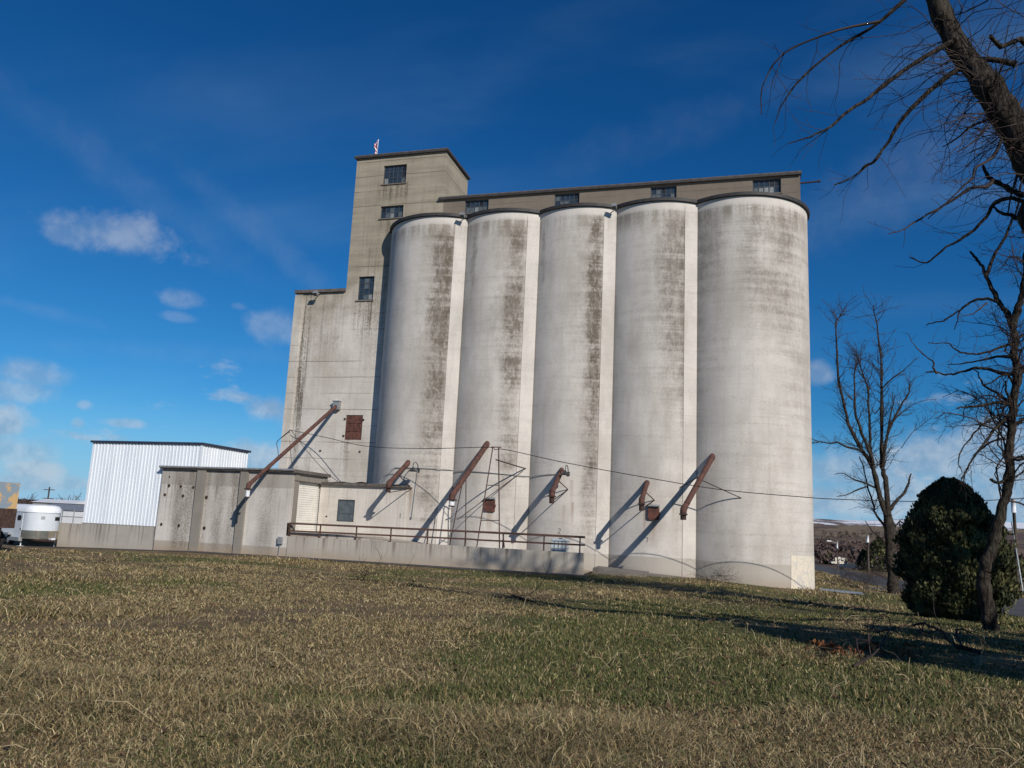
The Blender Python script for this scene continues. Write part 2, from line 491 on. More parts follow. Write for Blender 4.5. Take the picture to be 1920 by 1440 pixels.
M_foot = wall_mat('shaded_footing_concrete', (.2, .185, .165), (.15, .14, .12), (.08, .07, .06), 'ramp', ztop=-2, zbot=-3)  # tree shade over the slab and kerb is put into these dark colours
M_trim = plain('dark_flashing', (.055, .05, .048), .6, 0, .4, .35, 3)
M_eave = plain('weathered_eave', (.15, .13, .115), .85, 0, .2, .4, 3)
M_rust = plain('rust_red_paint', (.125, .056, .042), .8, 0, .25, .5, 4, (.07, .04, .033))
M_rail = plain('rail_rust', (.125, .062, .045), .8, 0, .3, .5, 9, (.07, .045, .035))
M_rustdk = plain('dark_rust', (.075, .045, .036), .85, 0, .25, .5, 9)
M_galv = plain('galvanised', (.42, .43, .43), .5, .5, .4, .3, 5)
M_steel = plain('window_steel', (.085, .10, .115), .6, .2, .4, .3, 8)
M_black = plain('black_rubber', (.02, .02, .02), .8, 0, .3, .3, 8)
M_wire = plain('wire_black', (.03, .028, .026), .6)
M_hatch = plain('hatch_rust', (.15, .062, .045), .8, 0, .25, .55, 3.5, (.075, .036, .03))
M_white = plain('white_paint', (.74, .75, .76), .45, 0, .5, .08, 2)
M_cream = plain('cream_slat', (.76, .73, .66), .5, 0, .4, .1, 1.5)
M_lampsh = plain('lamp_enamel', (.05, .055, .055), .4, .2, .5, .4, 9)
M_ink = plain('stencil_ink', (.05, .045, .04), .9)
def glass(name, c, r, sp=.6):
    m, q = material(name)
    p = q.n('ShaderNodeNewGeometry')
    n1 = q.noise(p, 3.0, 4, .6)
    return finish(m, q, q.mix(q.mr(n1, .3, .7), c, tuple(x*.6 for x in c)), q.mr(n1, .3, .7, r, r*2.2), n1, .05, .01, 0, sp)
M_glass = glass('window_glass', (.035, .052, .072), .12)
M_glass2 = glass('window_glass_dusty', (.10, .125, .14), .35)
M_glass3 = glass('window_glass_dark', (.012, .014, .018), .3)
M_glass4 = glass('window_glass_pale', (.26, .28, .28), .5)

# ------------------------------------------------------------------ terrain
def gz(X, Y):
    X, Y = np.asarray(X, float), np.asarray(Y, float)
    z = -1.7-.9*sst(6, 44, Y)
    z = z-.028*np.clip(-34-X, 0, 14)*sst(36, 46, Y)
    z = z-.062*np.clip(X+2, 0, 12)*sst(26, 50, Y)
    az = X/np.maximum(Y, 1)
    z = z-np.clip(Y-62, 0, 300)*.0225*sst(-.02, .08, az)
    z = z+.10*(fbm(X, Y, .09, 3)-.5)*sst(60, 40, np.abs(Y))+.05*(fbm(X, Y, .7, 2)-.5)*sst(46, 30, Y)
    return z
def at_ground(px, py):
    d = ray(px, py)
    d = d/np.linalg.norm(d)
    t = 2.0
    while t < 4000:
        p = d*t
        if p[2] <= gz(p[0], p[1]):
            return np.array((p[0], p[1], float(gz(p[0], p[1]))))
        t += .02+t*.001
    return d*t

def green_mask(X, Y):
    n = fbm(X, Y, .16, 4)
    n2 = fbm(X+40, Y-9, .55, 3)
    v = n*.65+n2*.35+.11*sst(-9, 2, X)*sst(7, 16, Y)+.10*sst(.5, .0, np.abs(X+1.5)/8)*sst(16, 9, Y)-.06*sst(-4, -14, X)*sst(30, 8, Y)
    return sst(.495, .64, v)

def axis(segs):
    out = [segs[0][0]]
    for a, b, n in segs:
        out += list(np.linspace(a, b, n+1)[1:])
    return np.array(out)
gx = axis([(-6000, -600, 14), (-600, -80, 26), (-80, -16, 110), (-16, 14, 100), (14, 60, 60), (60, 600, 40), (600, 6000, 14)])
gy = axis([(-400, -20, 12), (-20, 2, 16), (2, 24, 84), (24, 60, 80), (60, 140, 50), (140, 600, 46), (600, 9000, 20)])
GX, GY = np.meshgrid(gx, gy)
GZ = gz(GX, GY)
nx, ny = len(gx), len(gy)
me = bpy.data.meshes.new('ground')
V = np.stack([GX, GY, GZ], -1).reshape(-1, 3)
ii = np.arange((ny-1)*nx).reshape(ny-1, nx)[:, :-1].ravel()
F = np.stack([ii, ii+1, ii+nx+1, ii+nx], -1)
me.from_pydata(V.tolist(), [], F.tolist())
me.polygons.foreach_set('use_smooth', [True]*len(me.polygons))
at = me.attributes.new('green', 'FLOAT', 'POINT')
at.data.foreach_set('value', green_mask(V[:, 0], V[:, 1]).astype(np.float32))

m, q = material('field_soil')
p = q.n('ShaderNodeNewGeometry')
px_, py_, pz_ = q.sep(p)
gr = q.n('ShaderNodeAttribute', {'attribute_name': 'green'}, out=2)
n1 = q.noise(p, 1.3, 6, .65)
n2 = q.noise(p, 14.0, 5, .7)
n3 = q.noise(p, .22, 4, .6)
dry = q.mix(q.mr(n1, .38, .64), (.225, .165, .085), (.115, .08, .05))
dry = q.mix(q.mr(n3, .5, .7), dry, (.15, .11, .075))
grn = q.mix(q.mr(n1, .35, .65), (.075, .085, .03), (.12, .105, .045))
col = q.mix(gr, dry, grn)
col = q.mix(q.m('MULTIPLY', q.mr(n2, .52, .7), .6), col, (.045, .036, .022))
col = q.mix(q.m('MULTIPLY', q.mr(n2, .46, .34), .55), col, (.34, .27, .15))
far = q.mr(py_, 52, 70)
fcol = q.mix(q.mr(n3, .4, .62), (.25, .185, .09), (.12, .09, .055))
fcol = q.mix(q.mr(py_, 130, 330), fcol, (.10, .075, .06))
col = q.mix(far, col, fcol)
M_field = finish(m, q, col, .95, q.m('ADD', n1, n2), .6, .06, 0, .1)
me.materials.append(M_field)
go = bpy.data.objects.new('ground', me)
COL.objects.link(go)
tag(go, 'sloping field of dry and green winter grass', 'ground', kind='structure')

# ---- roads (sheets that follow the ground)
def strip(name, pts, width, lift, m, nsub=14, label=None):
    P = np.array(pts, float)
    t = np.linspace(0, len(P)-1, (len(P)-1)*nsub+1)
    C = np.stack([np.interp(t, range(len(P)), P[:, k]) for k in (0, 1)], -1)
    for _ in range(12):
        C[1:-1] = (C[:-2]+2*C[1:-1]+C[2:])/4
    T = np.gradient(C, axis=0)
    T /= np.linalg.norm(T, axis=1)[:, None]
    N = np.stack([-T[:, 1], T[:, 0]], -1)
    mb = MB()
    K = 7
    w = np.linspace(-.5, .5, K)*width
    for i in range(len(C)):
        for k in range(K):
            x, y = C[i]+N[i]*w[k]
            mb.v.append((x, y, float(gz(x, y))+lift+.03*math.cos(math.pi*w[k]/width)))
    for i in range(len(C)-1):
        for k in range(K-1):
            a = i*K+k
            mb.f.append((a, a+1, a+K+1, a+K))
    o = mesh_obj(name, mb, m, smooth='all')
    return tag(o, label, 'road', kind='structure')
m, q = material('asphalt')
p = q.n('ShaderNodeNewGeometry')
n1, n2 = q.noise(p, .5, 5, .6), q.noise(p, 18, 4, .7)
col = q.mix(q.mr(n1, .35, .65), (.062, .06, .06), (.09, .086, .083))
col = q.mix(q.m('MULTIPLY', q.mr(n2, .55, .75), .4), col, (.14, .13, .12))
M_asph = finish(m, q, col, .9, n2, .4, .01, 0, .25)
rp = [at_ground(2500, 1235), at_ground(2150, 1178), at_ground(1960, 1149), at_ground(1860, 1128), at_ground(1740, 1106), at_ground(1650, 1089), at_ground(1590, 1076), at_ground(1545, 1066)]
rp = [(a[0], a[1]) for a in rp]
dd = np.array(rp[-1])-np.array(rp[-2])
rp.append(tuple(np.array(rp[-1])+dd*3))
strip('road', rp, 7.0, .03, M_asph, label='grey asphalt road curving away past the silos')
strip('service_lane', [(-58, 44.7), (-48, 44.8), (-39, 44.8), (-28, 44.9), (-8, 45.1)], 1.6, .02, M_asph, label='narrow dark asphalt lane along the foot of the buildings')
p0 = at_ground(1512, 1090)
strip('side_road', [(p0[0]-6, p0[1]+14), (p0[0]+.8, p0[1]+9), (p0[0]+7, p0[1]+2), (p0[0]+16, p0[1]-2)], 4.5, .026, M_asph, label='asphalt turn-off joining the road beside the end silo')

# ---- distant hills (one terrain in a ring beyond the flat ground)
def hill_h(azd, r):
    prof = np.interp(azd, [-110, -62, -50, -40, -20, -2, 3, 8, 13, 20, 40, 80], [14, 11, 9, 9, 25, 56, 60, 57, 60, 68, 60, 40])
    x, y = np.sin(np.radians(azd))*r, np.cos(np.radians(azd))*r
    k = sst(650, 2500, r)
    h = -11.5+(prof+11.5)*k*(.86+.28*fbm(x, y, .0016, 4))
    h = h+18*(fbm(x, y, .004, 4)-.5)*sst(700, 1500, r)*(prof/60)
    return h*1.0-40*sst(3000, 4200, r)
azs = np.linspace(-110, 80, 230)
rs = np.linspace(600, 4200, 60)
A, Rr = np.meshgrid(azs, rs)
H = hill_h(A, Rr)
V = np.stack([np.sin(np.radians(A))*Rr, np.cos(np.radians(A))*Rr, H], -1).reshape(-1, 3)
nx = len(azs)
ii = np.arange((len(rs)-1)*nx).reshape(-1, nx)[:, :-1].ravel()
mb = MB()
mb.v = V.tolist()
mb.f = np.stack([ii, ii+1, ii+nx+1, ii+nx], -1).tolist()
m, q = material('hill_ground')
p = q.n('ShaderNodeNewGeometry')
hx, hy, hz = q.sep(p)
n1 = q.noise(p, .0045, 6, .65)
n2 = q.noise(q.sc(p, (1, .4, 1)), .02, 5, .65)
col = q.mix(q.mr(n1, .42, .58), (.115, .083, .076), (.21, .165, .10))
col = q.mix(q.m('MULTIPLY', q.mr(n2, .5, .62), .6), col, (.06, .046, .045))
snow = q.m('MULTIPLY', q.mr(q.m('ADD', hz, q.m('MULTIPLY', q.m('SUBTRACT', n2, .5), 60)), 34, 40), q.mr(n1, .36, .5))
col = q.mix(q.m('MULTIPLY', snow, q.mr(hx, -300, 0)), col, (.8, .82, .86))
M_hill = finish(m, q, col, .95, n2, .5, 3.0, 0, .1)
o = mesh_obj('hills', mb, M_hill, smooth='all')
tag(o, 'low brown hills with patches of snow on the ridge', 'hills', kind='structure')

# ------------------------------------------------------------------ the grain elevator
EL = thing('grain_elevator', 'tall white concrete grain elevator with five silos and a square headhouse tower', 'grain elevator', (-12, 52, -2.6))
def window(parent, x0, x1, z0, z1, Y, cols, rows, seed=0, name='window'):
    rr = random.Random(seed)
    f = MB()
    w = .07
    f.box(x0, x0+w, Y-.04, Y+.04, z0, z1).box(x1-w, x1, Y-.04, Y+.04, z0, z1)
    f.box(x0+w, x1-w, Y-.04, Y+.04, z0, z0+w).box(x0+w, x1-w, Y-.04, Y+.04, z1-w, z1)
    cw, rh = (x1-x0-2*w)/cols, (z1-z0-2*w)/rows
    for i in range(1, cols):
        xx = x0+w+i*cw
        f.box(xx-.02, xx+.02, Y-.03, Y+.03, z0+w, z1-w)
    for j in range(1, rows):
        zz = z0+w+j*rh
        f.box(x0+w, x1-w, Y-.027, Y+.027, zz-.02, zz+.02)
    fo = mesh_obj(name, f, M_steel, parent)
    mesh_obj('sill', MB().add([(x0-.08, Y-.24, z0-.10), (x1+.08, Y-.24, z0-.10), (x1+.08, Y-.05, z0-.10), (x0-.08, Y-.05, z0-.10), (x0-.08, Y-.24, z0-.035), (x1+.08, Y-.24, z0-.035), (x1+.08, Y-.05, z0-.004), (x0-.08, Y-.05, z0-.004)], [(0, 3, 2, 1), (4, 5, 6, 7), (0, 1, 5, 4), (1, 2, 6, 5), (2, 3, 7, 6), (3, 0, 4, 7)]), M_gal, fo)
    for i in range(cols):
        for j in range(rows):
            a, b = x0+w+i*cw+.02, x0+w+(i+1)*cw-.02
            c, d = z0+w+j*rh+.02, z0+w+(j+1)*rh-.02
            t1, t2 = rr.uniform(-.006, .006), rr.uniform(-.006, .006)
            k = rr.random()
            low = j == 0
            mt = M_glass if k < .5 else M_glass2 if k < .72 else (M_glass4 if (low and k < .9) else M_glass3 if k < .86 else M_glass)
            pb = MB()
            pb.add([(a, Y+t1, c), (b, Y-t1+t2, c), (b, Y-t1, d), (a, Y+t1-t2, d),
                    (a, Y+t1+.006, c), (b, Y-t1+t2+.006, c), (b, Y-t1+.006, d), (a, Y+t1-t2+.006, d)],
                   [(0, 1, 2, 3), (7, 6, 5, 4), (0, 4, 5, 1), (1, 5, 6, 2), (2, 6, 7, 3), (3, 7, 4, 0)])
            mesh_obj('pane', pb, mt, fo)
    return fo

HALF = 5.33/2
SEAM = math.asin(HALF/RS)
ZT = 21.4
silos = []
for k, cx in enumerate(XC):
    mb = MB()
    N = 128
    lev = [-4.0, -2.5, 4, 10, 16, ZT]
    for z in lev:
        for i in range(N):
            a = 2*math.pi*i/N
            rr_ = RS+(.012*(vnoise(a*6+k*9, z*.5, 1.0)-.5))
            mb.v.append((cx+rr_*math.sin(a), YC-rr_*math.cos(a), z))
    for l in range(len(lev)-1):
        for i in range(N):
            j = (i+1) % N
            mb.f.append((l*N+i, l*N+j, (l+1)*N+j, (l+1)*N+i))
    mb.v.append((cx, YC, ZT+.1+.01*k))
    for i in range(N):
        mb.f.append(((len(lev)-1)*N+i, (len(lev)-1)*N+(i+1) % N, len(mb.v)-1))
    s = mesh_obj('silo', mb, M_silo[k], EL, smooth=True)
    silos.append(s)
    # rim: overhanging roof edge, front and back arcs between the seams
    if k == 0:
        arcs = [(-math.pi+SEAM, SEAM)]
    elif k == 4:
        arcs = [(-SEAM, math.pi-SEAM)]
    else:
        arcs = [(-SEAM, SEAM), (math.pi-SEAM, math.pi+SEAM)]
    for (a0, a1) in arcs:
        rb = MB()
        n = max(10, int((a1-a0)/R(3)))
        so_ = RS+.16
        for i in range(n+1):
            a = a0+(a1-a0)*i/n
            for (rr_, z) in ((RS-.1, ZT+.02), (so_, ZT+.02), (so_+.02, ZT+.22), (RS-.1, ZT+.23)):
                rb.v.append((cx+rr_*math.sin(a), YC-rr_*math.cos(a), z))
        for i in range(n):
            for j in range(4):
                q0, q1 = i*4+j, i*4+(j+1) % 4
                rb.f.append((q0, q0+4, q1+4, q1))
        rb.f.append((0, 1, 2, 3))
        rb.f.append((n*4+3, n*4+2, n*4+1, n*4))
        mesh_obj('roof_rim', rb, M_trim, s, smooth=True)
    if k < 4:    # flat pilaster strip in the valley right of each silo
        def cp(off, r):
            a = math.asin(off/RS)
            return np.array((cx+r*math.sin(a), YC-r*math.cos(a)))
        a_, b_ = cp(1.9, RS+.035), np.array((cx+HALF+.02, YC-math.sqrt(RS**2-HALF**2)-.11))
        c_, d_ = cp(2.6, RS-.4), cp(1.9, RS-.4)
        pb = MB().prism([tuple(a_), tuple(b_), tuple(c_), tuple(d_)], -3.6, ZT-.25)
        mesh_obj('pilaster', pb, M_strip, s)
# weathered strand-board sheet bent round the foot of the end silo
m, q = material('strand_board')
p = q.n('ShaderNodeNewGeometry')
vo = q.n('ShaderNodeTexVoronoi', None, {'Vector': q.noise(q.sc(p, (1, 1, 1)), 3.0, 3, .6, 0, 1), 'Scale': 22.0}, out=1)
n1 = q.noise(p, 2.2, 5, .65, .6)
n2 = q.noise(p, 9, 4, .6, 1.5)
col = q.mix(q.mr(n2, .45, .58), (.72, .645, .50), (.56, .50, .42))
col = q.mix(q.m('MULTIPLY', q.mr(n1, .5, .6), .8), col, (.52, .49, .45))
M_osb = finish(m, q, col, .9, n2, .4, .01)
mb = MB()
n = 14
for i in range(n+1):
    a = R(40)+R(41)*i/n
    for (rr_, z) in ((RS+.005, -3.05), (RS+.022, -3.05), (RS+.022, -1.0), (RS+.005, -1.0)):
        zj = z+(.10*(vnoise(i*.9, 3.3, 1.0)-.5) if z > -2 else 0)
        aj = a+(R(1.2)*(vnoise(z*3, 1.7, 1.0)-.5) if i == 0 else 0)
        mb.v.append((XC[4]+rr_*math.sin(aj), YC-rr_*math.cos(aj), float(zj)))
for i in range(n):
    for j in range(4):
        q0, q1 = i*4+j, i*4+(j+1) % 4
        mb.f.append((q0, q0+4, q1+4, q1))
mb.f += [(0, 1, 2, 3), (n*4+3, n*4+2, n*4+1, n*4)]
tag(mesh_obj('board_patch', mb, M_osb, silos[4], smooth=True), 'peeling cream board patch at the foot of the end silo')

def surf(X):
    """front surface depth of the silo row at X"""
    best = 99
    for cx in XC:
        if abs(X-cx) < RS:
            best = min(best, YC-math.sqrt(RS**2-(X-cx)**2))
    return best

# --- headhouse and tower, one plane
YT = 52.5
K_ = YT/53.0
kk_ = lambda *v: tuple(c*K_ for c in v)
PY = lambda Y: (lambda a, b: (a, Y, b))
tw = MB()
W1, W2, W3, HD = kk_(-26.64, -24.69, 25.71, 27.24), kk_(-26.64, -24.72, 22.88, 23.88), kk_(-28.01, -26.69, 16.38, 18.25), kk_(-28.12, -26.73, 5.68, 7.53)
x0, x1, ztw = kk_(-29.0, -21.45, 28.0)
yb = 57.5
tw.holed(PY(YT), x0, x1, -3.8, ztw, [W1, W2, W3, HD], (0, .3, 0))
tw.quad((x1, YT, -3.8), (x1, yb, -3.8), (x1, yb, ztw), (x1, YT, ztw))
tw.quad((x1, yb, -3.8), (x0, yb, -3.8), (x0, yb, ztw), (x1, yb, ztw))
tw.quad((x0, yb, -3.8), (x0, YT, -3.8), (x0, YT, ztw), (x0, yb, ztw))
tower = mesh_obj('tower_wall', tw, M_tower, EL)
mesh_obj('tower_roof', MB().box(x0-.14, x1+.14, YT-.16, yb+.14, ztw+.004, ztw+.22), M_eave, EL)
mesh_obj('tower_fascia', MB().add([(x0-.17, YT-.19, ztw-.02), (x1+.17, YT-.19, ztw-.02), (x1+.17, yb+.14, ztw-.02), (x0-.17, YT-.19, ztw+.15), (x1+.17, YT-.19, ztw+.15), (x1+.17, yb+.14, ztw+.15),
         (x0-.17, YT-.165, ztw-.02), (x1+.145, YT-.165, ztw-.02), (x1+.145, yb+.14, ztw-.02)], [(0, 1, 4, 3), (1, 2, 5, 4), (0, 6, 7, 1), (1, 7, 8, 2)]), M_trim, EL)
xh0, zh = kk_(-33.2, 17.08)
head = mesh_obj('headhouse_wall', MB().box(xh0, x0-.004, YT, 60.5, -3.8, zh), M_head, EL)
mesh_obj('corner_pilaster', MB().box(xh0-.1, xh0+.55, YT-.14, YT+.6, -3.8, zh-.13), M_head, EL)
mesh_obj('headhouse_eave', MB().box(xh0-.15, x0-.01, YT-.2, 60.6, zh+.005, zh+.24), M_eave, EL)
window(EL, *W1, YT+.16, 5, 3, 1)
window(EL, *W2, YT+.16, 5, 2, 2)
window(EL, *W3, YT+.16, 3, 4, 3)
# rusty hatch in three sheets
hx0, hx1, hz0, hz1 = HD
hd = mesh_obj('hatch_door', MB().box(hx0, hx1, YT+.10, YT+.14, hz0, hz1), M_rustdk, EL)
for j in range(3):
    z0 = hz0+.02+j*.605
    hb = MB().box(hx0+.04, hx1-.04, YT+.05, YT+.095, z0, z0+.58)
    for xx in (hx0+.37, hx0+.7, hx0+1.0):
        hb.box(xx-.02, xx+.02, YT+.035, YT+.049, z0+.02, z0+.565)
    mesh_obj('sheet', hb, M_hatch, hd)
for (xx, zz) in ((hx0-.06, hz1-.3), (hx1+.06, hz1-.35), (hx0-.06, hz0+.28)):
    mesh_obj('hatch_hinge', MB().box(xx-.07, xx+.07, YT-.05, YT-.003, zz-.07, zz+.07), M_rustdk, EL)
for xx in (-29.7, -26.5):
    mesh_obj('anchor_bolt', MB().box(xx-.06, xx+.06, YT-.06, YT-.003, 4.72, 4.84), M_rustdk, EL)
# --- gallery on top of the silos
gw = [kk_(-19.72, -17.85), kk_(-12.82, -10.98), kk_(-5.9, -4.1), kk_(.97, 2.8)]
gx1, gt, wz0, wz1 = kk_(4.02, 24.02, 22.86, 23.87)
gb = MB()
gb.holed(PY(YT), x1+.004, gx1, 21.0, gt, [(a, b, wz0, wz1) for a, b in gw], (0, .28, 0))
gb.quad((gx1, YT, 21.0), (gx1, 56.0, 21.0), (gx1, 56.0, gt), (gx1, YT, gt))
gb.quad((gx1, 56.0, 21.0), (x1+.004, 56.0, 21.0), (x1+.004, 56.0, gt), (gx1, 56.0, gt))
mesh_obj('gallery_wall', gb, M_gal, EL)
mesh_obj('gallery_roof', MB().prism([(x1-.33, YT-.17), (gx1+.08, YT-.17), (gx1+.08, 56.1), (x1+.01, 56.1), (x1+.01, YT-.003), (x1-.33, YT-.003)], gt+.01, gt+.21), M_eave, EL)
mesh_obj('gallery_fascia', MB().box(x1-.37, gx1+.1, YT-.2, YT-.175, gt-.03, gt+.13), M_trim, EL)
for i, (a, b) in enumerate(gw):
    window(EL, a, b, wz0, wz1, YT+.15, 5, 2, 10+i)
mesh_obj('outrigger_pipe', MB().tube([(gx1+.01, YT+.5, 23.4), (gx1+1.15, YT+.5, 23.44), (gx1+1.16, YT+.5, 23.44), (gx1+1.3, YT+.5, 23.44)], [.06, .06, .09, .09], 8), M_rustdk, EL)
# inlet box where the long spout leaves the headhouse
ix, iz = kk_(-28.85, 8.2)
mesh_obj('spout_inlet', MB().box(ix-.25, ix+.25, YT-.35, YT-.003, iz-.3, iz+.3), M_galv, EL)
mesh_obj('inlet_hood', MB().box(ix-.29, ix+.29, YT-.4, YT-.003, iz+.303, iz+.36), M_galv, EL)
# rusted inspection doors on silos 2 and 4, with sheltering hoods
for k, (x, z) in ((1, (-15.55, 1.2)), (3, (-5.02, 1.12))):
    y = surf(x)
    b = mesh_obj('inspection_door', MB().box(x-.33, x+.33, y-.12, y+.12, z-.38, z+.36).box(x-.36, x-.28, y-.15, y-.122, z-.3, z+.3).box(x+.335, x+.39, y-.1, y+.0, z-.1, z+.1), M_hatch, silos[k])
    mesh_obj('hood', MB().add([(x-.36, y-.06, z+.52), (x+.36, y-.06, z+.52), (x+.36, y-.28, z+.43), (x-.36, y-.28, z+.43), (x-.36, y-.06, z+.55), (x+.36, y-.06, z+.55), (x+.36, y-.28, z+.46), (x-.36, y-.28, z+.46)],
             [(0, 1, 2, 3), (7, 6, 5, 4), (0, 4, 5, 1), (1, 5, 6, 2), (2, 6, 7, 3), (3, 7, 4, 0)]).box(x-.34, x-.3, y-.08, y+.1, z+.36, z+.53).box(x+.3, x+.34, y-.08, y+.1, z+.36, z+.53), M_galv, silos[k])
# stencilled bin numbers
def digit(ch, x, z, y, h, parent):
    S = {'1': [(-.05, .38), (.03, .5), (.03, -.5)], '2': [(-.25, .3), (-.1, .48), (.14, .48), (.25, .25), (.12, 0), (-.25, -.48), (.26, -.48)],
         '7': [(-.25, .48), (.25, .48), (-.02, -.5)]}[ch]
    mb = MB()
    for (a, b), (c, d) in zip(S[:-1], S[1:]):
        mb.bar((x+a*h, y, z+b*h), (x+c*h, y, z+d*h), .028, .028)
    o = mesh_obj('stencil_number', mb, M_ink, parent)
    return tag(o, 'stencilled bin number '+ch)
digit('2', -10.89, -.2, surf(-10.89)-.002, .30, silos[2])
digit('7', -5.42, -.5, surf(-5.42)-.002, .30, silos[3])

# ------------------------------------------------------------------ dock room (low lean-to in front of the headhouse)
DR = thing('dock_room', 'low white concrete dock room with one dark window beside the first silo', 'lean-to', (-24.6, 50, -2.6))
YL = 49.68
db = MB()
db.holed(PY(YL), -27.84, -21.4, -3.2, 2.16, [(-26.45, -25.15, -.27, 1.22)], (0, .22, 0))
db.quad((-21.4, YL, -3.2), (-21.4, 52, -3.2), (-21.4, 52, 2.16), (-21.4, YL, 2.16))
mesh_obj('wall', db, M_lean, DR)
mesh_obj('roof', MB().box(-27.84, -21.25, YL-.22, 52.98, 2.165, 2.36), M_eave, DR)
f = mesh_obj('window', MB().box(-26.45, -26.36, YL+.06, YL+.13, -.27, 1.22).box(-25.24, -25.15, YL+.06, YL+.13, -.27, 1.22).box(-26.36, -25.24, YL+.06, YL+.13, -.27, -.19).box(-26.36, -25.24, YL+.06, YL+.13, 1.13, 1.22).box(-26.36, -25.24, YL+.065, YL+.125, .26, .31), M_steel, DR)
mesh_obj('pane', MB().box(-26.36, -25.24, YL+.09, YL+.10, -.19, .26), M_glass2, f)
mesh_obj('pane', MB().box(-26.36, -25.24, YL+.09, YL+.10, .31, 1.13), M_glass2, f)
digit('1', -21.75, .3, YL-.002, .30, DR)
mesh_obj('vent_hole', MB().tube([(-27.2, YL-.03, .03), (-27.2, YL+.01, .03)], .06, 8), M_black, DR)
# crumpled plastic sheet lying on its roof
sh = MB()
nxs, nys = 26, 8
for j in range(nys+1):
    for i in range(nxs+1):
        x, y = -27.2+3.9*i/nxs, YL+.1+1.0*j/nys
        sh.v.append((x, y, 2.375+.26*max(0, fbm(x, y, 1.3, 4)-.36)))
for j in range(nys):
    for i in range(nxs):
        a = j*(nxs+1)+i
        sh.f.append((a, a+1, a+nxs+2, a+nxs+1))
M_tarp = plain('grey_sheet', (.3, .3, .31), .6, 0, .4, .5, 4)
tag(mesh_obj('roof_sheet', sh, M_tarp, loc=(-25.5, YL+.5, 2.37), smooth='all'), 'crumpled grey plastic sheet on the dock room roof', 'tarp')

# ------------------------------------------------------------------ annex with the roll-up door
AX = thing('loading_annex', 'grey concrete annex with dark pilasters and a cream roll-up door', 'building', (-33, 46.5, -2.8))
ab = MB()
YA, XA0, XA1 = 46.0, -37.92, -27.86
ab.holed(PY(YA), XA0, XA1, -3.6, 2.72, [], (0, 0, 0))
ab.holed(lambda a, b: (XA1, a, b), YA, 50.6, -3.6, 2.72, [(46.72, 49.85, -1.05, 2.22)], (-.28, 0, 0))
ab.quad((XA0, 50.6, -3.6), (XA0, YA, -3.6), (XA0, YA, 2.72), (XA0, 50.6, 2.72))
ab.quad((XA1, 50.6, -3.6), (XA0, 50.6, -3.6), (XA0, 50.6, 2.72), (XA1, 50.6, 2.72))
mesh_obj('wall', ab, M_annex, AX)
mesh_obj('roof', MB().box(XA0-.1, XA1+.22, YA-.2, 50.62, 2.725, 2.94), M_eave, AX)
mesh_obj('gutter', MB().tube([(XA0-.12, YA-.24, 2.86), (XA1+.2, YA-.24, 2.88)], .07, 8), M_galv, AX)
for (a, b) in ((-35.02, -34.36), (-31.66, -31.1)):
    mesh_obj('pilaster', MB().box(a, b, YA-.17, YA+.05, -3.6, 2.68), M_annex_p, AX)
mesh_obj('door_jamb', MB().box(XA1-.02, XA1+.10, 46.3, 46.715, -1.3, 2.6), M_annex_p, AX)
mesh_obj('door_jamb', MB().box(XA1-.02, XA1+.10, 49.855, 50.4, -1.3, 2.6), M_annex_p, AX)
mesh_obj('lintel', MB().box(XA1-.02, XA1+.16, 46.25, 50.45, 2.24, 2.55), M_annex_p, AX)
rd = MB()
ns = 22
zz0, zz1 = -1.05, 2.22
prof = []
for i in range(ns):
    a = zz0+(zz1-zz0)*i/ns
    hgt = (zz1-zz0)/ns
    prof += [(0, a), (.035, a+.15*hgt), (.035, a+.8*hgt), (0, a+.98*hgt)]
for (d_, z) in prof:
    rd.v += [(XA1-.16+d_, 46.72, z), (XA1-.16+d_, 49.85, z)]
for i in range(len(prof)-1):
    rd.f.append((2*i, 2*i+1, 2*i+3, 2*i+2))
mesh_obj('roll_up_door', rd, M_cream, AX)
for (x, z, s) in ((-37.3, 2.2, .06), (-37.25, 1.6, .13), (-36.3, 1.58, .11), (-35.3, 1.55, .11), (-37.5, .98, .12), (-36.05, .95, .12), (-34.2, .92, .15), (-37.5, -1.0, .12), (-36.1, -1.03, .12), (-34.1, -1.1, .14)):
    mesh_obj('anchor_plate', MB().tube([(x, YA-.05, z), (x+.01, YA-.003, z)], s*.85, 6), M_rustdk, AX)
mesh_obj('meter_box', MB().box(-28.42, -28.12, YA-.2, YA-.003, -1.85, -1.4).tube([(-28.3, YA-.08, -1.85), (-28.33, YA-.08, -2.9)], .03, 6), M_galv, AX)

# ------------------------------------------------------------------ white metal shed on a concrete base
SH = thing('metal_shed', 'white corrugated metal shed with dark roof edge on a concrete base', 'shed', (-40, 47, -3))
YS, XS0, XS1, YSB = 46.25, -44.3, -35.2, 51.6
ZS0, ZS1 = -1.18, 4.44
m, q = material('white_sheet_metal')
p = q.n('ShaderNodeNewGeometry')
n1 = q.noise(q.sc(p, (1, 1, .1)), 2.0, 4, .6)
n2 = q.noise(p, .5, 3, .6)
col = q.mix(q.mr(n1, .4, .7), (.76, .80, .84), (.66, .71, .76))
M_sheet = finish(m, q, col, .38, None, 0, 0, 0.0, .5)
def ribbed(n, w, L):
    """one cladding sheet, local x 0..w, out towards -y, z 0..L"""
    pr = []
    pitch = w/n
    for i in range(n):
        a = i*pitch
        pr += [(a, 0), (a+.58*pitch, 0), (a+.66*pitch, -.045), (a+.88*pitch, -.045), (a+.96*pitch, 0)]
    pr.append((w, 0))
    mb = MB()
    for (x, y) in pr:
        mb.v += [(x, y, 0), (x, y, L)]
    for i in range(len(pr)-1):
        mb.f.append((2*i, 2*i+2, 2*i+3, 2*i+1))
    return mb
nsht = 11
wsh = (XS1-XS0)/nsht
base = ribbed(3, wsh, ZS1-ZS0)
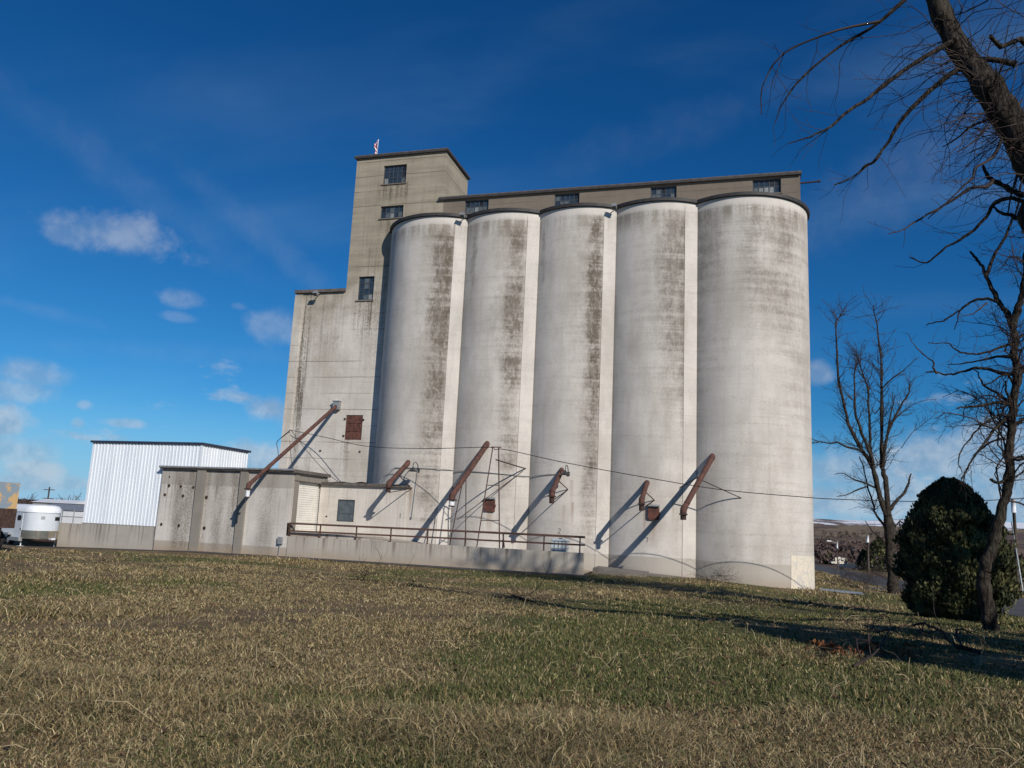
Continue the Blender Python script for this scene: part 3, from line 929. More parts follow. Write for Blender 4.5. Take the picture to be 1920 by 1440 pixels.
me = bpy.data.meshes.new('sheet')
me.from_pydata(base.v, [], base.f)
me.materials.append(M_sheet)
wl = mesh_obj('cladding_frame', MB().box(XS0, XS1, YS+.03, YSB, ZS0, ZS1-.02), M_sheet, SH)
L0 = root_loc(SH)
for i in range(nsht):
    o = bpy.data.objects.new('sheet', me)
    COL.objects.link(o)
    o.parent = wl
    o.location = (XS0+i*wsh-L0[0], YS-.006*(i % 2)-L0[1], ZS0-L0[2])
nside = 6
base = ribbed(3, (YSB-YS)/nside, ZS1-ZS0)
me2 = bpy.data.meshes.new('sheet')
me2.from_pydata(base.v, [], base.f)
me2.materials.append(M_sheet)
for i in range(nside):
    o = bpy.data.objects.new('sheet', me2)
    COL.objects.link(o)
    o.parent = wl
    o.rotation_euler = (0, 0, R(90))
    o.location = (XS1+.01+.006*(i % 2)-L0[0], YS+i*(YSB-YS)/nside-L0[1], ZS0-L0[2])
mesh_obj('corner_trim', MB().box(XS1-.05, XS1+.07, YS-.07, YS+.05, ZS0, ZS1-.02), M_sheet, SH)
M_navy = plain('navy_trim', (.035, .042, .07), .45, .1, .5, .2, 3)
mesh_obj('roof', MB().box(XS0-.12, XS1+.16, YS-.14, YSB+.15, ZS1+.005, ZS1+.15), M_navy, SH)
mesh_obj('base_wall', MB().box(XS0-.05, -37.95, YS+.02, YSB-.05, -4.2, ZS0-.005), M_shedbase, SH)
# low wall running on to the left, with pipe railing
RW = thing('retaining_wall', 'low stained concrete wall left of the shed with pipe rails on top', 'wall', (-50, 46.5, -3.1))
mesh_obj('wall', MB().box(-60, XS0-.055, YS+.04, YS+.4, -4.2, -1.28), M_shedbase, RW)
for x in (-45.3, -46.3, -47.3, -48.7, -50.1, -52):
    mesh_obj('rail_post', MB().tube([(x, YS+.2, -1.3), (x, YS+.2, -.3)], .035, 6), M_galv, RW)
for z in (-.4, -.85):
    mesh_obj('rail', MB().tube([(-60, YS+.2, z), (-44.4, YS+.2, z+.02)], .03, 6), M_galv, RW)

# ------------------------------------------------------------------ loading ramp and railing
RP = thing('loading_ramp', 'long stained concrete loading ramp in front of the silos', 'ramp', (-18, 46.2, -2.7))
rw = MB()
rw.add([(-27.8, 45.98, -3.3), (-8.58, 45.98, -3.3), (-8.58, 46.3, -3.3), (-27.8, 46.3, -3.3),
        (-27.8, 46.0, -1.33), (-8.62, 46.0, -1.37), (-8.62, 46.28, -1.37), (-27.8, 46.28, -1.33)],
       [(0, 3, 2, 1), (4, 5, 6, 7), (0, 1, 5, 4), (1, 2, 6, 5), (2, 3, 7, 6), (3, 0, 4, 7)])
mesh_obj('side_wall', rw, M_ramp, RP)
mesh_obj('deck', MB().add([(-27.8, 46.285, -1.08), (-24.3, 46.285, -1.08), (-19.2, 46.285, -1.42), (-8.6, 46.285, -2.55), (-27.8, 49.66, -1.08), (-24.3, 49.66, -1.08), (-19.2, 49.66, -1.42), (-8.6, 49.66, -2.55)],
         [(0, 1, 5, 4), (1, 2, 6, 5), (2, 3, 7, 6)]).add([(-27.8, 46.284, -1.08), (-24.3, 46.284, -1.08), (-19.2, 46.284, -1.42), (-19.2, 46.284, -3), (-27.8, 46.284, -3)], [(4, 3, 2, 1, 0)]), M_ramp, RP)
RL = thing('pipe_railing', 'rusty brown two-bar railing along the top of the loading ramp', 'railing', (-18, 46.1, -1.35))
def rz(x): return -.47-.05*sst(-14, -26, x)*1.0
px_posts = [541, 600, 668, 733, 802, 873, 944, 1020.5, 1088]
for pxx in px_posts:
    x = on_y(pxx, 1000, 46.14)[0]
    mesh_obj('post', MB().bar((x, 46.14, -1.5), (x, 46.14, float(rz(x))), .07), M_rail, RL)
for (a, b, dz, w) in ((-27.85, -15.2, 0, .12), (-15.2, -8.55, 0, .13)):
    mesh_obj('top_rail', MB().bar((a, 46.06, float(rz(a))+dz), (b, 46.06, float(rz(b))+dz), .07, w), M_rail, RL)
    mesh_obj('middle_rail', MB().bar((a, 46.07, float(rz(a))-.47), (b, 46.07, float(rz(b))-.45), .06, .10), M_rail, RL)
mesh_obj('bottom_rail', MB().bar((-27.85, 46.07, -1.2), (-25.7, 46.07, -1.24), .05, .07), M_rail, RL)
mesh_obj('end_bracket', MB().box(-27.95, -27.8, 46.0, 46.2, -1.3, -.5), M_rustdk, RL)

FT = thing('concrete_footing', 'low concrete slab on the grass right of the ramp, tree shade painted into its colour', 'slab', (-7, 48.4, -2.5))
mesh_obj('slab', MB().add([(-8.4, 47.7, -3.2), (-5.2, 47.5, -3.2), (-5.2, 49.75, -3.2), (-8.4, 49.75, -3.2), (-8.35, 47.78, -2.24), (-5.25, 47.58, -2.42), (-5.25, 49.75, -2.36), (-8.35, 49.75, -2.2)],
         [(0, 3, 2, 1), (4, 5, 6, 7), (0, 1, 5, 4), (1, 2, 6, 5), (2, 3, 7, 6), (3, 0, 4, 7)]), M_foot, FT)
mesh_obj('kerb', MB().add([(-5.2, 48.7, -3.4), (1.5, 48.5, -3.4), (1.5, 50.0, -3.4), (-5.2, 49.75, -3.4), (-5.2, 48.75, -2.5), (1.5, 48.6, -2.86), (1.5, 50.0, -2.8), (-5.2, 49.75, -2.44)],
         [(0, 3, 2, 1), (4, 5, 6, 7), (0, 1, 5, 4), (1, 2, 6, 5), (2, 3, 7, 6), (3, 0, 4, 7)]), M_foot, FT)
p0 = at_ground(1534, 1102)
tag(mesh_obj('metal_plate', MB().obox((5.9, 53.0, float(gz(5.9, 53.0))+.08), (1.2, -.1, -.04), (.06, .7, 0), (0, 0, .03)), M_galv, loc=(5.9, 53, -3)), 'flat grey metal plate lying on the ground beside the end silo', 'metal plate')

# ------------------------------------------------------------------ grain spouts
def lerp(a, b, t): return np.array(a)+(np.array(b)-np.array(a))*t
SP_GROUP = 'rust red grain spouts on the elevator front'
def spout(label, A, EL_, E_, r, brackets=(), silver=False, head=True):
    """A wall end, EL_ elbow at the lower end, E_ mouth (straight below the elbow)"""
    A, EL_, E_ = map(lambda v: np.array(v, float), (A, EL_, E_))
    t = thing('grain_spout', label, 'grain spout', A, SP_GROUP)
    d = (EL_-A)/np.linalg.norm(EL_-A)
    mb = MB().tube([A-d*.35, EL_], r, 14)
    mesh_obj('tube', mb, M_rust, t, smooth=True)
    if head:
        mesh_obj('wall_collar', MB().tube([A-d*.1, A+d*.16, A+d*.3], [r*1.18, r*1.14, r*1.02], 14), M_rustdk if r < .15 else M_rust, t, smooth=True)
    L = np.linalg.norm(EL_-A)
    for k in np.arange(1.5, L-.5, 1.7):
        mesh_obj('joint_band', MB().tube([A+d*k, A+d*(k+.06)], r*1.07, 14), M_rust, t, smooth=True)
    mesh_obj('elbow', MB().tube([EL_-d*.28, EL_-d*.05, EL_+np.array((0, 0, -.12)), EL_+np.array((0, 0, -.3))], [r*1.12, r*1.18, r*1.16, r*1.1], 14), M_rust, t, smooth=True)
    hw = r*1.35
    mesh_obj('flange', MB().box(EL_[0]-hw, EL_[0]+hw, EL_[1]-hw, EL_[1]+hw, EL_[2]-.30, EL_[2]-.22), M_rustdk, t)
    mesh_obj('nozzle', MB().tube([(EL_[0], EL_[1], EL_[2]-.3), (EL_[0], EL_[1], E_[2])], [r*1.02, r*.98], 14), M_white if silver else M_rustdk, t, smooth=True)
    if silver:
        mesh_obj('nozzle_ring', MB().tube([(EL_[0], EL_[1], E_[2]+.02), (EL_[0], EL_[1], E_[2]-.06)], r*1.08, 14), M_rustdk, t, smooth=True)
    for (p, q_) in brackets:
        mesh_obj('bracket', MB().bar(p, q_, .045), M_rustdk, t)
    return t
def wallpt(px, py, extra=0.0):
    d = ray(px, py)
    best = None
    for cx in XC:
        a = d[0]**2+d[1]**2
        b = -2*(d[0]*cx+d[1]*YC)
        c = cx*cx+YC**2-RS**2
        D = b*b-4*a*c
        if D > 0:
            t = (-b-math.sqrt(D))/2/a
            best = t if best is None else min(best, t)
    return d*best
# silo 2 (the longest on the silos)
spout('long rust red spout with a white mouth slanting down from the second silo', (-15.98, 49.85, 5.2), (-16.72, 45.75, 1.62), (-16.72, 45.75, 1.0), .175,
      [(lerp((-15.98, 49.85, 5.2), (-16.72, 45.75, 1.62), .62)-(0, 0, .15), on_y(873, 1020, 46.2)), (lerp((-15.98, 49.85, 5.2), (-16.72, 45.75, 1.62), .72)-(0, 0, .15), on_y(842, 1026, 46.2))], silver=True)
w3 = wallpt(1065, 918)
spout('short rust red spout with square mouth on the middle silo beside the lamp', (-10.89, 49.86, 3.62), (-10.86, 47.2, 2.1), (-10.86, 47.2, 1.42), .155,
      [(w3, lerp((-10.89, 49.86, 3.62), (-10.86, 47.2, 2.1), .45)), (w3, (-10.8, 47.2, 1.6))])
w4 = wallpt(1227, 938)
spout('shortest rust red spout on the fourth silo above the hooded rusty door', (-5.47, 49.86, 2.99), (-5.5, 47.4, 1.85), (-5.5, 47.4, 1.2), .15,
      [(w4, lerp((-5.47, 49.86, 2.99), (-5.5, 47.4, 1.85), .5)), (w4, (-5.45, 47.4, 1.35))])
w5 = wallpt(1390, 934)
spout('long rust red spout starting on the end silo and slanting down left', (-1.55, 50.15, 4.7), (-3.0, 45.95, 1.32), (-3.0, 45.95, .75), .165,
      [(w5, lerp((-1.55, 50.15, 4.7), (-3.0, 45.95, 1.32), .45)), (wallpt(1275, 914), lerp((-1.55, 50.15, 4.7), (-3.0, 45.95, 1.32), .35))])
w1 = wallpt(772, 916)
spout('rust red spout ending over the dock room roof edge beside the first lamp', wallpt(765, 868), (-21.75, 47.5, 2.3), (-21.75, 47.5, 1.75), .155,
      [(w1, lerp(wallpt(765, 868), (-21.75, 47.5, 2.3), .55)), (w1, (-21.7, 47.5, 1.72))])
spout('very long thin rust spout from the headhouse wall down over the annex roof', (-28.58, 52.2, 8.05), (-29.6, 43.8, 1.75), (-29.6, 43.8, 1.0), .13, silver=True, head=False)

# ------------------------------------------------------------------ red pipe A-frame carrying the wire
AF = thing('wire_stand', 'tall narrow rusty pipe stand on the ramp wall holding the wire', 'stand', on_y(918, 1030, 46.15))
top0, top1 = on_y(924, 839, 46.0), on_y(935, 839, 46.0)
f0, f1 = on_y(893, 1030, 46.15), on_y(936.5, 1030, 46.15)
mesh_obj('leg', MB().tube([f0, top0], .035, 6), M_rail, AF)
mesh_obj('leg', MB().tube([f1, top1], .04, 6), M_rail, AF)
mesh_obj('crossarm', MB().bar(on_y(921, 838, 46.0), on_y(940, 838.7, 46.0), .06), M_rail, AF)
for t in (.5, .705):
    pass
mesh_obj('rung', MB().tube([lerp(top0, f0, .375), lerp(top1, f1, .375)], .025, 6), M_rail, AF)
mesh_obj('rung', MB().tube([lerp(top0, f0, .72), lerp(top1, f1, .72)], .025, 6), M_rail, AF)
wb = wallpt(986, 879)
mesh_obj('brace', MB().tube([on_y(930, 862, 45.9), wb], .04, 6), M_rustdk, AF)
mesh_obj('brace', MB().tube([wb, on_y(857, 975, 47.6)], .025, 6), M_rustdk, AF)
mesh_obj('stay', MB().tube([on_y(943, 1002, 46.0), on_y(945.5, 1027, 46.0)], .04, 6), M_rail, AF)

# ------------------------------------------------------------------ wires and conduit
def curve_pts(P, n=8):
    P = np.array(P, float)
    out = []
    for i in range(len(P)-1):
        p0, p1, p2, p3 = P[max(i-1, 0)], P[i], P[i+1], P[min(i+2, len(P)-1)]
        for k in range(n):
            t = k/n
            out.append(.5*((2*p1)+(-p0+p2)*t+(2*p0-5*p1+4*p2-p3)*t*t+(-p0+3*p1-3*p2+p3)*t**3))
    out.append(P[-1])
    return np.array(out)
wp = [on_y(543, 806, 52.2), on_y(610, 820, 51.2), on_y(690, 837, 49.4), on_y(800, 841, 47.6), on_y(912, 838.5, 46.0), on_y(928, 843, 45.8), on_y(940, 842, 45.6), (-12.48, 45.32, 4.27), (-9.73, 45.3, 3.74), (-5, 45.25, 3.0),
      (-1, 45.2, 2.46), (3, 45.3, 2.22), (5.2, 45.3, 2.15), (9.7, 45.3, 2.2), (14, 45.4, 2.55), (22, 45.5, 3.6), (34, 45.5, 5.6)]
tag(mesh_obj('overhead_wire', MB().tube(curve_pts(wp, 6), .022, 5), M_wire, loc=wp[0]), 'thin black wire strung past the silos from the headhouse', 'wire')
sc_ = [on_y(545, 806, 52.25), on_y(575, 845, 50.5), on_y(612, 886, 49.7), on_y(634, 903, 49.6)]
tag(mesh_obj('service_cable', MB().tube(curve_pts(sc_, 6), .018, 5).tube(curve_pts([on_y(545, 806, 52.25), on_y(528, 820, 52.3), on_y(519, 830, 52.35), on_y(521, 843, 52.35), on_y(522, 858, 52.4)], 5), .025, 5), M_wire, loc=sc_[0]),
    'looped black service cable at the headhouse corner', 'cable')
cpts = []
for x in np.arange(-22.5, -10.55, .22):
    z = np.interp(x, [-22.5, -19, -13.4, -13.2, -10.5], [3.5, 3.5, 3.2, 3.22, 3.42])
    cpts.append((x, surf(x)-.06 if not any(1.75 < x-c < 2.8 for c in XC) else surf(x)-.16, z))
CD = thing('conduit', 'thin grey electrical conduit running across the first three silos', 'conduit', cpts[0])
mesh_obj('pipe', MB().tube(cpts, .025, 5), M_galv, CD)
mesh_obj('drop_pipe', MB().tube([(-20.75, surf(-20.75)-.06, 3.4), (-20.95, surf(-20.95)-.06, .28)], .022, 5).tube([(-20.95, surf(-20.95)-.08, .3), (-20.96, surf(-20.95)-.08, .15)], .06, 6), M_galv, CD)
mesh_obj('drop_pipe', MB().tube([cpts[0], (-23.2, 49.6, 2.9), (-23.3, 49.5, 2.4)], .022, 5), M_galv, CD)

def gooseneck(label, x, z):
    y = surf(x)
    t = thing('gooseneck_lamp', label, 'wall lamp', (x, y, z), 'gooseneck lamps on the silos')
    mesh_obj('wall_plate', MB().box(x-.08, x+.08, y-.06, y+.02, z-.12, z+.12), M_lampsh, t)
    a = [(x, y-.05, z), (x-.0, y-.25, z+.35), (x-.0, y-.6, z+.5), (x, y-.95, z+.38), (x, y-1.0, z+.12)]
    mesh_obj('arm', MB().tube(curve_pts(a, 6), .028, 6), M_lampsh, t)
    c = (x, y-1.0, z)
    sb = MB()
    prof = [(.05, .14), (.08, .1), (.11, .02), (.26, -.06), (.31, -.14)]
    n = 18
    for (r_, h) in prof:
        for i in range(n):
            sb.v.append((c[0]+r_*math.cos(2*math.pi*i/n), c[1]+r_*math.sin(2*math.pi*i/n), c[2]+h))
    for l in range(len(prof)-1):
        for i in range(n):
            j = (i+1) % n
            sb.f.append((l*n+i, l*n+j, (l+1)*n+j, (l+1)*n+i))
    sb.f.append(tuple(range(n)))
    mesh_obj('lamp_shade', sb, M_lampsh, t, smooth='all')
    mesh_obj('bulb', MB().tube([(c[0], c[1], c[2]+.05), (c[0], c[1], c[2]-.06), (c[0], c[1], c[2]-.12)], [.05, .07, .02], 8), M_white, t, smooth='all')
gooseneck('gooseneck lamp on the first silo beside the dock room spout', -20.7, 3.35)
gooseneck('gooseneck lamp on the middle silo right of its spout', -10.43, 3.4)

def flood(label, x, y, z):
    t = thing('floodlight', label, 'floodlight', (x, y, z), 'floodlights under the roof edges')
    mesh_obj('arm', MB().bar((x, y+.25, z+.15), (x, y-.3, z+.02), .05), M_galv, t)
    mesh_obj('housing', MB().obox((x-.03, y-.45, z-.02), (.17, 0, 0), (0, .13, -.09), (0, .08, .12)), M_galv, t)
    mesh_obj('lens', MB().obox((x-.03, y-.51, z-.145), (.14, 0, 0), (0, .10, -.07), (0, .006, .01)), M_glass2, t)
flood('small grey floodlight under the headhouse eave', -30.9, 52.3, 16.72)
flood('small grey floodlight at the rim between first and second silos', -18.65, 50.3, 21.38)
flood('small grey floodlight at the rim between third and fourth silos', -7.92, 50.3, 21.28)

# ------------------------------------------------------------------ flag on the tower
FL = thing('flag', 'small red and white striped flag on a pole on the tower roof', 'flag', (-27.4, 53.1, 27.9))
mesh_obj('pole', MB().tube([(-27.4, 53.1, 27.9), (-27.35, 53.1, 29.6)], .03, 6), M_white, FL)
m, q = material('flag_stripes')
p = q.n('ShaderNodeNewGeometry')
fx, fy, fz = q.sep(p)
fr = q.m('FRACT', q.m('MULTIPLY', q.m('ADD', fz, q.m('MULTIPLY', fx, 1.3)), 3.4))
col = q.mix(q.m('GREATER_THAN', fr, .5), (.75, .72, .72), (.5, .05, .06))
M_flag = finish(m, q, col, .8)
fb = MB()
for i in range(9):
    for j in range(7):
        u_, v_ = i/8, j/6
        fb.v.append((-27.38-.26*u_-.06*math.sin(v_*7), 53.1-.07*math.sin(u_*9+v_*3), 29.5-.3*u_-1.1*v_*(1-.15*u_)))
for i in range(8):
    for j in range(6):
        a = i*7+j
        fb.f.append((a, a+7, a+8, a+1))
mesh_obj('cloth', fb, M_flag, FL, smooth='all')

# ------------------------------------------------------------------ pale blue tote on the ramp
M_tote = plain('tote_plastic', (.48, .56, .60), .35, 0, .5, .15, 2)
tp = on_y(1050, 1034, 47.6)
TT = thing('storage_tote', 'pale blue caged plastic tote on the ramp behind the railing', 'tote', (tp[0], 47.6, -2.2))
x, y, zb_ = tp[0], 47.6, -2.1
tb = MB().box(x-.44, x+.44, y-.44, y+.44, zb_, zb_+1.38)
tb.prism([(x-.36, y-.36), (x+.36, y-.36), (x+.36, y+.36), (x-.36, y+.36)], zb_+1.383, zb_+1.45)
mesh_obj('tank', tb, M_tote, TT)
cb = MB()
for xx in (-.47, -.24, 0, .24, .47):
    cb.bar((x+xx, y-.47, zb_-.1), (x+xx, y-.47, zb_+1.35), .025)
for z in (.1, .5, .9, 1.33):
    cb.bar((x-.48, y-.47, zb_+z), (x+.48, y-.47, zb_+z), .027)
    cb.bar((x+.47, y-.47, zb_+z), (x+.47, y+.47, zb_+z), .027)
mesh_obj('cage', cb, M_galv, TT)
mesh_obj('pallet', MB().box(x-.5, x+.5, y-.5, y+.5, zb_-.15, zb_-.004), M_rustdk, TT)
mesh_obj('lid', MB().tube([(x, y, zb_+1.45), (x, y, zb_+1.5)], .12, 12), M_black, TT)

# ------------------------------------------------------------------ horse trailer
M_alum = plain('trailer_white', (.62, .66, .70), .4, 0, .5, .06, 1.5)
M_roofw = plain('trailer_roof', (.8, .82, .85), .5, 0, .4, .08, 3)
M_chrome = plain('bright_aluminium', (.62, .55, .44), .22, .9, .5, .15, 3)
tc = at_ground(70, 1025)
TC = np.array((tc[0], tc[1], float(gz(tc[0], tc[1]))))
HT = thing('horse_trailer', 'white bull-nosed horse trailer parked left of the shed', 'trailer', TC)
hd_ = np.array((.93, -.367, 0))
sd_ = np.array((.367, .93, 0))      # trailer's left-hand side vector (away), -sd_ faces the camera side
TS = 1.17
def TL(a, b, c): return TC+(hd_*a+sd_*b+np.array((0, 0, c)))*TS
def outline(w, n=14, L=3.4, nose=.95):
    pts = [(-L, -w), (0, -w)]
    for i in range(1, n):
        th = -math.pi/2+math.pi*i/n
        pts.append((nose*math.cos(th)**.8 if math.cos(th) > 0 else 0, w*math.sin(th)))
    pts += [(0, w), (-L, w)]
    return pts
def layer(mb, levels, close_top=False):
    n = None
    for (w, z, nose, L) in levels:
        o_ = outline(w, 14, L, nose)
        n = len(o_)
        for (a, b) in o_:
            mb.v.append(tuple(TL(a, b, z)))
    for l in range(len(levels)-1):
        for i in range(n):
            j = (i+1) % n
            mb.f.append((l*n+i, l*n+j, (l+1)*n+j, (l+1)*n+i))
    mb.f.append(tuple(range((len(levels)-1)*n, len(levels)*n)))
    mb.f.append(tuple(reversed(range(n))))
    return mb
mesh_obj('body', layer(MB(), [(.95, .48, .95, 3.4), (.95, 1.98, .95, 3.4)]), M_alum, HT, smooth=True)
mesh_obj('roof', layer(MB(), [(.985, 1.985, .99, 3.44), (.97, 2.2, .96, 3.42), (.85, 2.36, .84, 3.36), (.6, 2.43, .6, 3.2)]), M_roofw, HT, smooth=True)
mesh_obj('stone_guard', layer(MB(), [(.965, .47, .965, .35), (.965, .95, .965, .35)]), M_chrome, HT, smooth=True)
def side_panel(name, a0, a1, z0, z1, m_, off, parent=HT, rnd=0.0):
    P = []
    if rnd:
        for (ca, cz, s0) in ((a1-rnd, z1-rnd, 0), (a0+rnd, z1-rnd, 90), (a0+rnd, z0+rnd, 180), (a1-rnd, z0+rnd, 270)):
            for k in range(5):
                t = R(s0+22.5*k)
                P.append((ca+rnd*math.cos(t), cz+rnd*math.sin(t)))
    else:
        P = [(a0, z0), (a1, z0), (a1, z1), (a0, z1)]
    mb = MB()
    n = len(P)
    for o_ in (.94, .95+off):
        for (a, z) in P:
            mb.v.append(tuple(TL(a, -o_, z)))
    mb.f = [tuple(range(n)), tuple(reversed(range(n, 2*n)))]+[(i, (i+1) % n, n+(i+1) % n, n+i) for i in range(n)]
    return mesh_obj(name, mb, m_, parent)
dr = side_panel('door', -1.0, -.12, .52, 1.92, M_alum, .02)
side_panel('door_window', -.85, -.3, 1.48, 1.78, M_black, .03, dr, .13)
mesh_obj('door_handle', MB().obox(TL(-.2, -.985, 1.0), hd_*.05, sd_*.02, (0, 0, .05)), M_black, dr)
def nose_pt(th, z, off=.012):
    return TL((.95+off)*math.cos(th)**.8, (.95+off)*math.sin(th), z)
def nose_panel(name, t0, t1, z0, z1, m_):
    mb = MB()
    n = 6
    for i in range(n+1):
        t = t0+(t1-t0)*i/n
        mb.v += [tuple(nose_pt(t, z0, .012)), tuple(nose_pt(t, z1, .012)), tuple(nose_pt(t, z1, -.03)), tuple(nose_pt(t, z0, -.03))]
    for i in range(n):
        for j in range(4):
            a, b = i*4+j, i*4+(j+1) % 4
            mb.f.append((a, b, b+4, a+4))
    mb.f += [(3, 2, 1, 0), (n*4, n*4+1, n*4+2, n*4+3)]
    return mesh_obj(name, mb, m_, HT)
nose_panel('nose_window', .42, .86, 1.55, 1.76, M_black)
nose_panel('nose_vent', -.42, -.2, 1.6, 1.78, M_galv)
for a in (-1.7, -2.5):
    w_ = mesh_obj('wheel', MB().tube([TL(a, -.98, .33), TL(a, -.72, .33)], .33, 16), M_black, HT, smooth=True)
    mesh_obj('rim', MB().tube([TL(a, -.99, .33), TL(a, -.96, .33)], .19, 12), M_galv, w_, smooth=True)
mesh_obj('fender', MB().obox(TL(-2.1, -1.02, .68), hd_*.85, sd_*.14, (0, 0, .06)), M_galv, HT)
mesh_obj('running_board', MB().obox(TL(-.6, -1.0, .42), hd_*.75, sd_*.12, (0, 0, .12)), M_galv, HT)
tg = MB()
tg.bar(TL(.2, -.7, .42), TL(2.0, 0, .42), .12).bar(TL(.2, .7, .42), TL(2.0, 0, .42), .12).bar(TL(1.9, 0, .43), TL(2.35, 0, .45), .1)
mesh_obj('tongue', tg, M_rustdk, HT)
mesh_obj('jack', MB().tube([TL(1.85, .12, .85), TL(1.85, .12, .03)], .035, 8).obox(TL(1.85, .12, .02), hd_*.12, sd_*.12, (0, 0, .02)), M_galv, HT)
mesh_obj('prop', MB().tube([TL(-.2, -.85, .45), TL(-.2, -.85, .03)], .04, 8).obox(TL(-.2, -.85, .02), hd_*.18, sd_*.18, (0, 0, .02)), M_white, HT)
mesh_obj('hitch_cover', MB().obox(TL(1.75, 0, .52), hd_*.22, sd_*.12, (0, 0, .06)), M_white, HT)

# ------------------------------------------------------------------ old box body with peeling paint, far left
m, q = material('peeling_paint')
p = q.n('ShaderNodeNewGeometry')
n1 = q.noise(p, 1.6, 5, .6)
n2 = q.noise(p, 6, 5, .6)
col = q.mix(q.mr(n1, .46, .52), (.20, .26, .31), (.50, .33, .15))
col = q.mix(q.m('MULTIPLY', q.mr(n2, .55, .7), .5), col, (.24, .21, .18))
M_peel = finish(m, q, col, .8, n2, .3, .01)
bp = at_ground(-40, 1033)
OB = thing('old_box_body', 'old box body with peeling ochre and blue paint at the left edge', 'truck body', bp)
def OL(a, b, c): return bp+hd_*a+sd_*b+np.array((0, 0, c))
def obx(a0, a1, b0, b1, z0, z1, mb=None):
    return (mb or MB()).obox(OL((a0+a1)/2, (b0+b1)/2, (z0+z1)/2), hd_*(a1-a0)/2, sd_*(b1-b0)/2, (0, 0, (z1-z0)/2))
mesh_obj('box', obx(-4, .85, -1, 1.0, 2.0, 3.15), M_peel, OB)
mesh_obj('roof_edge', obx(-4.03, .79, -1.03, 1.03, 3.153, 3.22), M_galv, OB)
mesh_obj('bed', obx(-4, .9, -1.02, 1.02, 1.1, 1.996), M_rustdk, OB)
mesh_obj('bed_panel', obx(-4, .93, -1.06, -1.022, 1.2, 1.9), M_hatch, OB)
for a in (.5, -1.0):
    mesh_obj('stake', obx(a-.06, a+.06, -1.12, -1.062, .1, 2.0), M_rustdk, OB)
for a in (-.4, -2.6):
    for b in (-.95, .7):
        mesh_obj('wheel', MB().tube([OL(a, b, .48), OL(a, b+.25, .48)], .48, 16), M_black, OB, smooth=True)
mesh_obj('chassis', obx(-3.9, .85, -.5, .5, .7, 1.096), M_black, OB)

# ------------------------------------------------------------------ bare trees
m, q = material('bark')
p = q.n('ShaderNodeNewGeometry')
n1 = q.noise(q.sc(p, (1, 1, .22)), 16, 6, .65, .6)
n2 = q.noise(p, 3, 4, .6)
col = q.mix(q.mr(n1, .4, .62), (.022, .018, .015), (.082, .066, .052))
col = q.mix(q.m('MULTIPLY', q.mr(n2, .5, .7), .4), col, (.10, .095, .07))
M_bark = finish(m, q, col, .95, n1, 1.0, .12, 0, .1)
m, q = material('twig_bark')
p = q.n('ShaderNodeNewGeometry')
n1 = q.noise(p, 1.4, 3, .6)
n2 = q.noise(p, 12, 3, .6)
col = q.mix(q.mr(n1, .4, .62), (.035, .027, .025), (.075, .055, .047))
M_twig = finish(m, q, col, .9, n2, .3, .01, 0, .15)

